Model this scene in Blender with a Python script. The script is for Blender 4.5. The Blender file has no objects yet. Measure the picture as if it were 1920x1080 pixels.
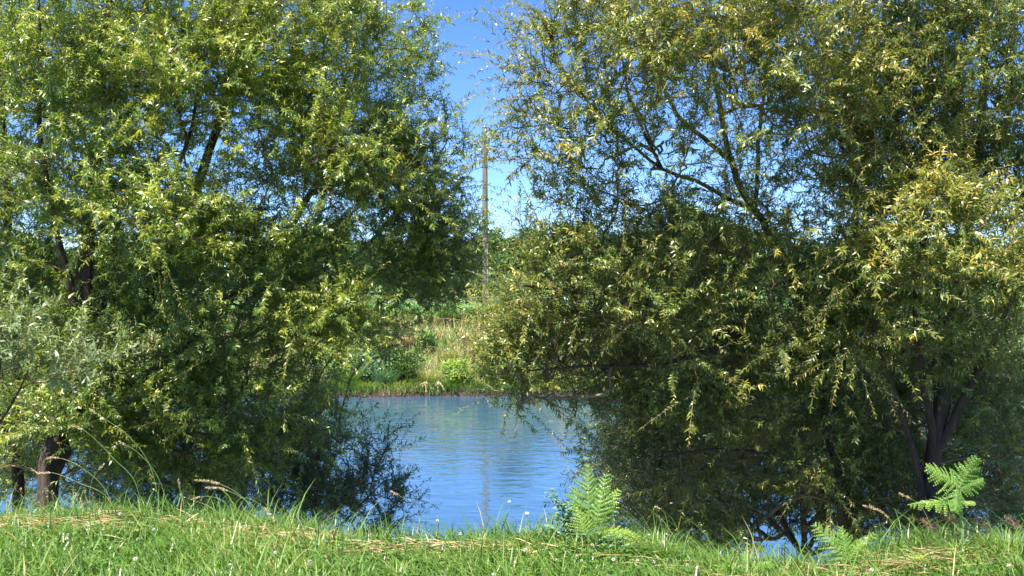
import bpy, math, random
import numpy as np
from mathutils import Vector

# ---------------------------------------------------------------- camera, sky, sun, exposure
scene = bpy.context.scene
F = 2000.0            # focal length in photo pixels (1920 wide)
CAMZ = 1.3
HOR = 560.0
cam_d = bpy.data.cameras.new("camera")
cam_d.sensor_width = 36.0
cam_d.lens = 36.0 * F / 1920.0
cam_d.clip_end = 3000.0
cam = bpy.data.objects.new("camera", cam_d)
scene.collection.objects.link(cam)
cam.location = (0, 0, CAMZ)
cam.rotation_euler = (math.radians(90) + math.atan((HOR - 540.0) / F), 0, 0)
scene.camera = cam

SUN_AZ = math.radians(30)      # to the left of straight behind the camera
SUN_EL = math.radians(60)
sdir = Vector((-math.sin(SUN_AZ) * math.cos(SUN_EL), -math.cos(SUN_AZ) * math.cos(SUN_EL), math.sin(SUN_EL)))
world = bpy.data.worlds.new("World")
scene.world = world
world.use_nodes = True
nt = world.node_tree
nt.nodes.clear()
wo = nt.nodes.new("ShaderNodeOutputWorld")
bg = nt.nodes.new("ShaderNodeBackground")
sky = nt.nodes.new("ShaderNodeTexSky")
hs = nt.nodes.new("ShaderNodeHueSaturation")
sky.sky_type = 'NISHITA'
sky.sun_disc = False
sky.sun_elevation = SUN_EL
sky.sun_rotation = math.atan2(sdir.x, sdir.y)
sky.altitude = 200
sky.air_density = 0.68
sky.dust_density = 0.0
sky.ozone_density = 4.5
hs.inputs['Hue'].default_value = 0.508
hs.inputs['Saturation'].default_value = 1.17
hs.inputs['Value'].default_value = 1.0
bg.inputs['Strength'].default_value = 0.09
nt.links.new(sky.outputs[0], hs.inputs['Color'])
nt.links.new(hs.outputs[0], bg.inputs['Color'])
nt.links.new(bg.outputs[0], wo.inputs['Surface'])
sun_d = bpy.data.lights.new("sun", 'SUN')
sun_d.energy = 5.0
sun_d.angle = math.radians(0.5)
sun_d.color = (1.0, 0.94, 0.82)
sun = bpy.data.objects.new("sun", sun_d)
scene.collection.objects.link(sun)
sun.rotation_euler = sdir.to_track_quat('Z', 'Y').to_euler()
scene.view_settings.view_transform = 'Standard'
scene.view_settings.look = 'None'
scene.view_settings.gamma = 1.0
scene.view_settings.exposure = 1.58
scene.render.engine = 'CYCLES'
scene.cycles.use_denoising = True
scene.cycles.max_bounces = 6
scene.cycles.diffuse_bounces = 3
scene.cycles.glossy_bounces = 3
scene.cycles.transmission_bounces = 3
scene.render.film_transparent = False

C = scene.collection
WATER_Z = -1.7


def P(px, py, Y):
    """a photo direction taken at a real distance Y"""
    return np.array([(px - 960.0) / F * Y, Y, CAMZ + (HOR - py) / F * Y])


# ---------------------------------------------------------------- materials
def new_mat(name):
    m = bpy.data.materials.new(name)
    m.use_nodes = True
    m.node_tree.nodes.clear()
    return m, m.node_tree.nodes, m.node_tree.links


def ramp(n, stops):
    r = n.new("ShaderNodeValToRGB")
    el = r.color_ramp.elements
    while len(el) < len(stops):
        el.new(0.5)
    for e, (p, c) in zip(el, stops):
        e.position = p
        e.color = (*c, 1)
    return r


def leaf_mat(name, stops, back=None, trans=0.3, rough=0.35, spec=0.5, tcol=None):
    m, n, l = new_mat(name)
    out = n.new("ShaderNodeOutputMaterial")
    at = n.new("ShaderNodeAttribute"); at.attribute_name = "tone"
    r = ramp(n, stops)
    l.new(at.outputs['Fac'], r.inputs[0])
    pb = n.new("ShaderNodeBsdfPrincipled")
    pb.inputs['Roughness'].default_value = rough
    pb.inputs['Specular IOR Level'].default_value = spec
    col = r.outputs[0]
    if back is not None:
        geo = n.new("ShaderNodeNewGeometry")
        mx = n.new("ShaderNodeMix"); mx.data_type = 'RGBA'
        l.new(geo.outputs['Backfacing'], mx.inputs['Factor'])
        l.new(col, mx.inputs['A'])
        b2 = n.new("ShaderNodeMix"); b2.data_type = 'RGBA'
        b2.inputs['Factor'].default_value = 0.5
        l.new(col, b2.inputs['A']); b2.inputs['B'].default_value = (*back, 1)
        l.new(b2.outputs['Result'], mx.inputs['B'])
        col2 = mx.outputs['Result']
    else:
        col2 = col
    l.new(col2, pb.inputs['Base Color'])
    tr = n.new("ShaderNodeBsdfTranslucent")
    tm = n.new("ShaderNodeMix"); tm.data_type = 'RGBA'; tm.blend_type = 'MULTIPLY'
    tm.inputs['Factor'].default_value = 1.0
    l.new(col, tm.inputs['A']); tm.inputs['B'].default_value = (*(tcol or (1.55, 1.7, 0.55)), 1)
    l.new(tm.outputs['Result'], tr.inputs['Color'])
    ms = n.new("ShaderNodeMixShader"); ms.inputs[0].default_value = trans
    l.new(pb.outputs[0], ms.inputs[1]); l.new(tr.outputs[0], ms.inputs[2])
    l.new(ms.outputs[0], out.inputs['Surface'])
    return m


def noise_mat(name, c1, c2, scale=6.0, rough=0.9, bump=0.4, stretch=(1, 1, 1), c3=None, detail=6):
    m, n, l = new_mat(name)
    out = n.new("ShaderNodeOutputMaterial")
    tc = n.new("ShaderNodeTexCoord"); mp = n.new("ShaderNodeMapping")
    mp.inputs['Scale'].default_value = stretch
    l.new(tc.outputs['Object'], mp.inputs['Vector'])
    no = n.new("ShaderNodeTexNoise"); no.inputs['Scale'].default_value = scale
    no.inputs['Detail'].default_value = detail; no.inputs['Roughness'].default_value = 0.65
    l.new(mp.outputs[0], no.inputs['Vector'])
    st = [(0.3, c1), (0.7, c2)] if c3 is None else [(0.3, c1), (0.52, c2), (0.75, c3)]
    r = ramp(n, st); l.new(no.outputs['Fac'], r.inputs[0])
    pb = n.new("ShaderNodeBsdfPrincipled"); pb.inputs['Roughness'].default_value = rough
    l.new(r.outputs[0], pb.inputs['Base Color'])
    bp = n.new("ShaderNodeBump"); bp.inputs['Strength'].default_value = bump; bp.inputs['Distance'].default_value = 0.02
    l.new(no.outputs['Fac'], bp.inputs['Height']); l.new(bp.outputs[0], pb.inputs['Normal'])
    l.new(pb.outputs[0], out.inputs['Surface'])
    return m


M = {}
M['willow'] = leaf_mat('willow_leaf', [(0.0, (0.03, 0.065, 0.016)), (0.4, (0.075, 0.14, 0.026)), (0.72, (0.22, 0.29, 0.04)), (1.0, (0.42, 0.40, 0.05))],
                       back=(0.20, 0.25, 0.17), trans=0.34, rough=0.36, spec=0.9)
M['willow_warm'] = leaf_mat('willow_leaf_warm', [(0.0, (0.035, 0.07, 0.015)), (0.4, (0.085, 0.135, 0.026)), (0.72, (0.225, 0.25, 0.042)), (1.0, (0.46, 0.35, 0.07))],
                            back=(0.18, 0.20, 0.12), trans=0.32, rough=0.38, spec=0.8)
M['silver'] = leaf_mat('silver_leaf', [(0.0, (0.10, 0.15, 0.08)), (0.5, (0.17, 0.23, 0.11)), (1.0, (0.28, 0.33, 0.14))],
                       back=(0.30, 0.35, 0.26), trans=0.3, rough=0.4)
M['grass'] = leaf_mat('grass_blade', [(0.0, (0.04, 0.10, 0.022)), (0.4, (0.105, 0.205, 0.04)), (0.78, (0.21, 0.31, 0.07)), (0.9, (0.30, 0.30, 0.10)), (1.0, (0.48, 0.38, 0.20))],
                      trans=0.35, rough=0.35, spec=0.5, tcol=(1.5, 1.6, 0.6))
M['straw'] = leaf_mat('dry_straw', [(0.0, (0.24, 0.15, 0.07)), (0.5, (0.44, 0.31, 0.17)), (1.0, (0.60, 0.47, 0.29))], trans=0.2, rough=0.6, spec=0.2, tcol=(1.1, 1, .8))
M['farweed'] = leaf_mat('bank_weed_leaf', [(0.0, (0.06, 0.11, 0.03)), (0.45, (0.14, 0.25, 0.05)), (0.75, (0.26, 0.30, 0.09)), (1.0, (0.48, 0.38, 0.19))], trans=0.25, rough=0.5, spec=0.3, tcol=(1.3, 1.4, .6))
M['fern'] = leaf_mat('bracken_leaf', [(0.0, (0.05, 0.13, 0.03)), (0.5, (0.14, 0.27, 0.04)), (1.0, (0.30, 0.40, 0.06))], trans=0.38, rough=0.4, tcol=(1.7, 1.7, .5))
M['bluefern'] = leaf_mat('blue_leaf', [(0.0, (0.05, 0.12, 0.06)), (0.5, (0.13, 0.23, 0.13)), (1.0, (0.25, 0.36, 0.20))], trans=0.3, rough=0.4, tcol=(1.2, 1.5, .7))
M['fartree'] = leaf_mat('far_tree_leaf', [(0.0, (0.04, 0.08, 0.03)), (0.5, (0.09, 0.15, 0.045)), (1.0, (0.20, 0.24, 0.07))], trans=0.2, rough=0.6, spec=0.2, tcol=(1.3, 1.4, .6))
M['bark'] = noise_mat('willow_bark', (0.02, 0.014, 0.010), (0.10, 0.066, 0.046), scale=9, bump=0.9, stretch=(3, 3, 0.6))
M['twig'] = noise_mat('willow_twig', (0.09, 0.065, 0.03), (0.22, 0.15, 0.07), scale=5, bump=0.0, rough=0.6)
M['pole'] = noise_mat('weathered_pole', (0.07, 0.06, 0.05), (0.19, 0.17, 0.145), scale=8, bump=0.6, stretch=(4, 4, 0.25))
M['metal'] = noise_mat('grey_metal', (0.25, 0.25, 0.26), (0.35, 0.35, 0.36), scale=8, bump=0.05, rough=0.5)
M['head'] = noise_mat('grass_seed_head', (0.34, 0.22, 0.13), (0.62, 0.46, 0.30), scale=90, bump=0.5)
M['brownhead'] = noise_mat('brown_seed_head', (0.12, 0.075, 0.05), (0.32, 0.20, 0.14), scale=90, bump=0.5)
M['clover'] = noise_mat('clover_flower', (0.62, 0.55, 0.50), (0.85, 0.82, 0.76), scale=150, bump=0.6, rough=0.7)
M['stem'] = noise_mat('green_stem', (0.10, 0.19, 0.05), (0.22, 0.30, 0.09), scale=20, bump=0.0, rough=0.5)
M['root'] = noise_mat('bleached_root', (0.28, 0.20, 0.13), (0.45, 0.36, 0.26), scale=12, bump=0.4)


def ground_mat():
    m, n, l = new_mat('ground_soil')
    out = n.new("ShaderNodeOutputMaterial")
    at = n.new("ShaderNodeAttribute"); at.attribute_name = "tone"
    no = n.new("ShaderNodeTexNoise"); no.inputs['Scale'].default_value = 1.3; no.inputs['Detail'].default_value = 8
    tc = n.new("ShaderNodeTexCoord"); l.new(tc.outputs['Object'], no.inputs['Vector'])
    ad = n.new("ShaderNodeMath"); ad.operation = 'MULTIPLY_ADD'
    l.new(no.outputs['Fac'], ad.inputs[0]); ad.inputs[1].default_value = 0.10
    l.new(at.outputs['Fac'], ad.inputs[2])
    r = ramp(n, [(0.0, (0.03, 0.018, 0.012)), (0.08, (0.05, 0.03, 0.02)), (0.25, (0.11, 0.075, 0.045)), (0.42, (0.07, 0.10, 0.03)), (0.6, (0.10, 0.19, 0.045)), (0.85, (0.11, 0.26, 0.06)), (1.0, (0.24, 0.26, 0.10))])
    l.new(ad.outputs[0], r.inputs[0])
    pb = n.new("ShaderNodeBsdfPrincipled"); pb.inputs['Roughness'].default_value = 0.95
    l.new(r.outputs[0], pb.inputs['Base Color'])
    n2 = n.new("ShaderNodeTexNoise"); n2.inputs['Scale'].default_value = 25; n2.inputs['Detail'].default_value = 5
    l.new(tc.outputs['Object'], n2.inputs['Vector'])
    bp = n.new("ShaderNodeBump"); bp.inputs['Distance'].default_value = 0.04; bp.inputs['Strength'].default_value = 0.8
    l.new(n2.outputs['Fac'], bp.inputs['Height']); l.new(bp.outputs[0], pb.inputs['Normal'])
    l.new(pb.outputs[0], out.inputs['Surface'])
    return m


def water_mat():
    m, n, l = new_mat('river_water')
    out = n.new("ShaderNodeOutputMaterial")
    geo = n.new("ShaderNodeNewGeometry")
    sep = n.new("ShaderNodeSeparateXYZ"); l.new(geo.outputs['Position'], sep.inputs[0])
    mr = n.new("ShaderNodeMapRange"); l.new(sep.outputs['Y'], mr.inputs['Value'])
    mr.inputs['From Min'].default_value = 14.0; mr.inputs['From Max'].default_value = 21.0
    mr.inputs['To Min'].default_value = 0.02; mr.inputs['To Max'].default_value = 1.0
    mp = n.new("ShaderNodeMapping"); mp.inputs['Scale'].default_value = (0.75, 1.5, 1.0)
    mp.inputs['Rotation'].default_value = (0, 0, math.radians(12))
    l.new(geo.outputs['Position'], mp.inputs['Vector'])
    n1 = n.new("ShaderNodeTexNoise"); n1.inputs['Scale'].default_value = 2.4; n1.inputs['Detail'].default_value = 3
    n1.inputs['Distortion'].default_value = 0.4
    l.new(mp.outputs[0], n1.inputs['Vector'])
    n2 = n.new("ShaderNodeTexNoise"); n2.inputs['Scale'].default_value = 0.25; n2.inputs['Detail'].default_value = 2
    l.new(mp.outputs[0], n2.inputs['Vector'])
    mu = n.new("ShaderNodeMath"); mu.operation = 'MULTIPLY'
    l.new(n1.outputs['Fac'], mu.inputs[0]); l.new(mr.outputs[0], mu.inputs[1])
    rr = n.new("ShaderNodeMapRange"); l.new(n2.outputs['Fac'], rr.inputs['Value'])
    rr.inputs['From Min'].default_value = 0.3; rr.inputs['From Max'].default_value = 0.65
    rr.inputs['To Min'].default_value = 0.45; rr.inputs['To Max'].default_value = 1.0
    mu2 = n.new("ShaderNodeMath"); mu2.operation = 'MULTIPLY'
    l.new(mu.outputs[0], mu2.inputs[0]); l.new(rr.outputs[0], mu2.inputs[1])
    n3 = n.new("ShaderNodeTexNoise"); n3.inputs['Scale'].default_value = 1.5; n3.inputs['Detail'].default_value = 1.5
    n3.inputs['Distortion'].default_value = 0.3
    mp3 = n.new("ShaderNodeMapping"); mp3.inputs['Scale'].default_value = (1.2, 1.6, 1.0); mp3.inputs['Rotation'].default_value = (0, 0, math.radians(-14))
    l.new(geo.outputs['Position'], mp3.inputs['Vector']); l.new(mp3.outputs[0], n3.inputs['Vector'])
    b0 = n.new("ShaderNodeBump"); b0.inputs['Distance'].default_value = 0.015; b0.inputs['Strength'].default_value = 1.0
    l.new(n3.outputs['Fac'], b0.inputs['Height'])
    bp = n.new("ShaderNodeBump"); bp.inputs['Distance'].default_value = 0.032; bp.inputs['Strength'].default_value = 0.6
    l.new(mu2.outputs[0], bp.inputs['Height']); l.new(b0.outputs[0], bp.inputs['Normal'])
    df = n.new("ShaderNodeBsdfDiffuse"); df.inputs['Color'].default_value = (0.035, 0.085, 0.15, 1)
    l.new(bp.outputs[0], df.inputs['Normal'])
    gl = n.new("ShaderNodeBsdfGlossy"); gl.inputs['Roughness'].default_value = 0.03
    gl.inputs['Color'].default_value = (0.96, 0.98, 1, 1)
    l.new(bp.outputs[0], gl.inputs['Normal'])
    fr = n.new("ShaderNodeFresnel"); fr.inputs['IOR'].default_value = 4.0
    l.new(bp.outputs[0], fr.inputs['Normal'])
    ms = n.new("ShaderNodeMixShader")
    l.new(fr.outputs[0], ms.inputs[0]); l.new(df.outputs[0], ms.inputs[1]); l.new(gl.outputs[0], ms.inputs[2])
    l.new(ms.outputs[0], out.inputs['Surface'])
    return m


M['ground'] = ground_mat()
M['water'] = water_mat()


# ---------------------------------------------------------------- mesh helpers
class MB:
    """collects numpy chunks of verts / faces, builds one mesh object"""
    def __init__(s):
        s.v, s.f, s.t, s.n, s.mi = [], {}, [], 0, []

    def add(s, v, faces, tone=None, mi=0):
        """v (n,3); faces list of int arrays (m,k)"""
        v = np.asarray(v, dtype=np.float32).reshape(-1, 3)
        for f in faces:
            f = np.asarray(f, dtype=np.int32)
            if f.size:
                s.f.setdefault((f.shape[1], mi), []).append(f + s.n)
        if tone is None:
            tone = np.full(len(v), 0.5, dtype=np.float32)
        elif np.isscalar(tone):
            tone = np.full(len(v), tone, dtype=np.float32)
        s.v.append(v); s.t.append(np.asarray(tone, dtype=np.float32)); s.n += len(v)

    def mesh(s, name, mats, smooth=False, attr=True):
        me = bpy.data.meshes.new(name)
        v = np.concatenate(s.v)
        me.vertices.add(len(v)); me.vertices.foreach_set("co", v.ravel())
        loops, starts, mis, st = [], [], [], 0
        for (k, mi), fl in s.f.items():
            f = np.concatenate(fl)
            loops.append(f.ravel())
            starts.append(st + np.arange(len(f)) * k)
            mis.append(np.full(len(f), mi)); st += f.size
        loops = np.concatenate(loops); starts = np.concatenate(starts); mis = np.concatenate(mis)
        me.loops.add(len(loops)); me.loops.foreach_set("vertex_index", loops.astype(np.int32))
        me.polygons.add(len(starts)); me.polygons.foreach_set("loop_start", starts.astype(np.int32))
        me.polygons.foreach_set("material_index", mis.astype(np.int32))
        me.polygons.foreach_set("use_smooth", np.full(len(starts), smooth))
        if attr:
            a = me.attributes.new("tone", 'FLOAT', 'POINT')
            a.data.foreach_set("value", np.clip(np.concatenate(s.t), 0, 1))
        for m in (mats if isinstance(mats, (list, tuple)) else [mats]):
            me.materials.append(m)
        me.update(calc_edges=True)
        return me

    def build(s, name, mats, parent=None, smooth=False, loc=None):
        if loc is not None:
            for i in range(len(s.v)):
                s.v[i] = s.v[i] - np.asarray(loc, dtype=np.float32)
        o = bpy.data.objects.new(name, s.mesh(name, mats, smooth))
        C.objects.link(o)
        if parent is not None:
            o.parent = parent
        return o


def tag(o, label=None, cat=None, group=None, kind=None):
    if label: o['label'] = label
    if cat: o['category'] = cat
    if group: o['group'] = group
    if kind: o['kind'] = kind
    return o


def empty(name, loc, label, cat, group=None):
    o = bpy.data.objects.new(name, None)
    C.objects.link(o); o.location = [float(a) for a in loc]
    o.empty_display_size = 0.2
    return tag(o, label, cat, group)


def norm(a):
    return a / np.maximum(np.linalg.norm(a, axis=-1, keepdims=True), 1e-9)


def tube(mb, pts, rad, sides=6, tone=0.5, cap=True, mi=0):
    pts = np.asarray(pts, float); rad = np.asarray(rad, float)
    if rad.ndim == 0: rad = np.full(len(pts), float(rad))
    n = len(pts)
    t = norm(np.gradient(pts, axis=0))
    ref = np.array([0.13, 0.31, 0.94]) if abs(t[0][2]) < 0.8 else np.array([0.9, 0.3, 0.1])
    u = norm(np.cross(t, ref)); w = np.cross(t, u)
    a = np.arange(sides) / sides * 2 * np.pi
    ring = (u[:, None, :] * np.cos(a)[None, :, None] + w[:, None, :] * np.sin(a)[None, :, None]) * rad[:, None, None]
    v = (pts[:, None, :] + ring).reshape(-1, 3)
    i = np.arange(n - 1)[:, None] * sides; j = np.arange(sides)[None, :]; jn = (j + 1) % sides
    f = np.stack([i + j, i + jn, i + sides + jn, i + sides + j], -1).reshape(-1, 4)
    fs = [f]
    if cap and sides > 2:
        fs.append(np.array([list(range(sides))[::-1], list(range((n - 1) * sides, n * sides))]))
    mb.add(v, fs, tone, mi)


def tubes3(mb, pts, rad, tone, mi=0):
    """many thin 3-sided tubes at once: pts (T,K,3), rad (T,K)"""
    T, K, _ = pts.shape
    t = norm(np.gradient(pts, axis=1))
    ref = np.array([0.3, 0.5, 0.81])
    u = norm(np.cross(t, ref)); w = np.cross(t, u)
    a = np.arange(3) / 3 * 2 * np.pi
    v = pts[:, :, None, :] + (u[:, :, None, :] * np.cos(a)[None, None, :, None] + w[:, :, None, :] * np.sin(a)[None, None, :, None]) * rad[:, :, None, None]
    b = np.arange(T)[:, None, None] * K * 3
    i = np.arange(K - 1)[None, :, None] * 3; j = np.arange(3)[None, None, :]; jn = (j + 1) % 3
    f = np.stack([b + i + j, b + i + jn, b + i + 3 + jn, b + i + 3 + j], -1).reshape(-1, 4)
    mb.add(v.reshape(-1, 3), [f], tone, mi)


def leaves(mb, B, D, N, L, W, tone, mi=0, droop=0.15):
    """lanceolate leaves: base, direction, normal, length, width"""
    S = norm(np.cross(D, N)); N = norm(np.cross(S, D))
    L = L[:, None]; W = W[:, None]
    v0 = B
    m1 = B + D * L * 0.33 + N * L * 0.03
    m2 = B + D * L * 0.68 - N * L * droop * 0.35
    tp = B + D * L - N * L * droop
    v = np.stack([v0, m1 + S * W * .5, m1 - S * W * .5, m2 + S * W * .38, m2 - S * W * .38, tp], 1).reshape(-1, 3)
    b = np.arange(len(B))[:, None] * 6
    tri = np.concatenate([b + [[0, 1, 2]], b + [[3, 5, 4]]]); quad = b + [[1, 3, 4, 2]]
    mb.add(v, [tri, quad], np.repeat(tone, 6), mi)


def blades(mb, B, H, lean, W, tone, mi=0, curve=1.0):
    """grass blades: base, height, lean vec (n,2) horizontal offset of tip, width"""
    n = len(B)
    ts = np.array([0, .35, .7, 1.0])
    up = np.zeros((n, 3)); up[:, 2] = 1
    ln = np.zeros((n, 3)); ln[:, :2] = lean
    sd = norm(np.cross(up, ln + 1e-4) + np.random.RandomState(3).normal(0, .02, (n, 3)))
    rows = []
    for k, t in enumerate(ts):
        c = B + up * (H * (t - 0.25 * curve * t * t))[:, None] + ln * (t ** (1 + curve))
        wd = W * [1, .9, .6, 0][k]
        if k < 3:
            rows += [c + sd * wd[:, None] * .5, c - sd * wd[:, None] * .5]
        else:
            rows += [c]
    v = np.stack(rows, 1).reshape(-1, 3)
    b = np.arange(n)[:, None] * 7
    quad = np.concatenate([b + [[0, 1, 3, 2]], b + [[2, 3, 5, 4]]]); tri = b + [[4, 5, 6]]
    mb.add(v, [quad, tri], np.repeat(tone, 7), mi)


def catmull(p, step=0.12):
    p = np.asarray(p, float)
    q = np.vstack([2 * p[0] - p[1], p, 2 * p[-1] - p[-2]])
    out = []
    for i in range(1, len(q) - 2):
        d = np.linalg.norm(q[i + 1] - q[i]); k = max(2, int(d / step))
        t = np.linspace(0, 1, k, endpoint=False)[:, None]
        a, b, c, e = q[i - 1], q[i], q[i + 1], q[i + 2]
        out.append(.5 * ((2 * b) + (-a + c) * t + (2 * a - 5 * b + 4 * c - e) * t ** 2 + (-a + 3 * b - 3 * c + e) * t ** 3))
    out.append(p[-1:])
    return np.concatenate(out)


# ---------------------------------------------------------------- ground form
def sm(a, b, x):
    t = np.clip((x - a) / (b - a), 0, 1)
    return t * t * (3 - 2 * t)


def wob(x, y, s=1.0):
    return (np.sin(x * 1.7 * s + 1.3) * np.cos(y * 1.3 * s + .4) + .5 * np.sin(x * 3.9 * s + y * 2.1 * s) + .35 * np.sin(x * 7.3 * s - y * 6.1 * s + 2)) / 1.85


def edge_y(x):
    return 5.86 - 0.34 * sm(-1.7, -.7, x) - 0.28 * sm(.7, 1.3, x) + 0.22 * sm(1.6, 2.1, x) + 0.04 * np.sin(x * 3.3)


def near_top(x, y):
    return -0.08 * sm(0.6, 1.2, x) + .06 * sm(1.6, 2.1, x) + 0.05 * np.exp(-((x + 2.2) / .8) ** 2) + 0.02 * wob(x, y, 1.6)


def ground_z(x, y):
    x = np.asarray(x, float); y = np.asarray(y, float)
    e = edge_y(np.clip(x, -6, 6))
    z = near_top(x, y)
    slope = sm(0, 2.5, y - e)
    z = z * (1 - slope) + (-1.95 + 0.06 * wob(x, y)) * slope
    z = z - 1.1 * sm(2.4, 6, y - e)
    yb = 33 + 0.35 * np.sin(x * .35) + 0.12 * np.sin(x * 1.9)
    k = y - yb
    far = -3.05 + 1.48 * sm(-0.35, 0.05, k) + 1.2 * sm(0.2, 3.5, k) + 1.0 * sm(3.0, 7.5, k) + 0.10 * wob(x, y, .8) * sm(.3, 1.5, k) * (1 - sm(9, 16, k))
    z = np.where(k > -0.4, far, z)
    z = z + 10 * sm(175, 330, y) * (0.75 + 0.25 * np.sin(x * 0.018 + 1.1)) + 4 * sm(330, 700, y)
    return z


def build_ground():
    ys = np.concatenate([np.linspace(-12, 2.5, 16)[:-1], np.linspace(2.5, 10, 95)[:-1], np.linspace(10, 32, 24)[:-1], np.linspace(32, 42, 80)[:-1],
                         np.linspace(42, 170, 50)[:-1], np.linspace(170, 420, 40)[:-1], np.linspace(420, 1500, 14)])
    xs1 = np.concatenate([np.linspace(-6, 6, 120)])
    xs = np.concatenate([-np.geomspace(900, 6.3, 46), xs1, np.geomspace(6.3, 900, 46)])
    X, Y = np.meshgrid(xs, ys)
    Z = ground_z(X, Y)
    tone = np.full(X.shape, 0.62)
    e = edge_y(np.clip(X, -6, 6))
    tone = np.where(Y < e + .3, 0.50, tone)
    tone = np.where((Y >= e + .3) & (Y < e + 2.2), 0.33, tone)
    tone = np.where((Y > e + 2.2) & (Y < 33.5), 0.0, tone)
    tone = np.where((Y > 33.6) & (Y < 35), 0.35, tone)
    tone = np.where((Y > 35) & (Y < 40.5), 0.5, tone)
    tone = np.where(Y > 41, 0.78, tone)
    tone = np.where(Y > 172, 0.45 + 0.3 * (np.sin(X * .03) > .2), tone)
    nx, ny = len(xs), len(ys)
    i = np.arange(ny - 1)[:, None] * nx; j = np.arange(nx - 1)[None, :]
    f = np.stack([i + j, i + j + 1, i + nx + j + 1, i + nx + j], -1).reshape(-1, 4)
    mb = MB(); mb.add(np.stack([X, Y, Z], -1).reshape(-1, 3), [f], tone.ravel())
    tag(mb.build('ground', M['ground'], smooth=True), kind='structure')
    mb = MB()
    mb.add([[-400, 3.5, WATER_Z], [400, 3.5, WATER_Z], [400, 36, WATER_Z], [-400, 36, WATER_Z]], [[[0, 1, 2, 3]]])
    tag(mb.build('water', M['water']), kind='structure')


build_ground()


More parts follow.
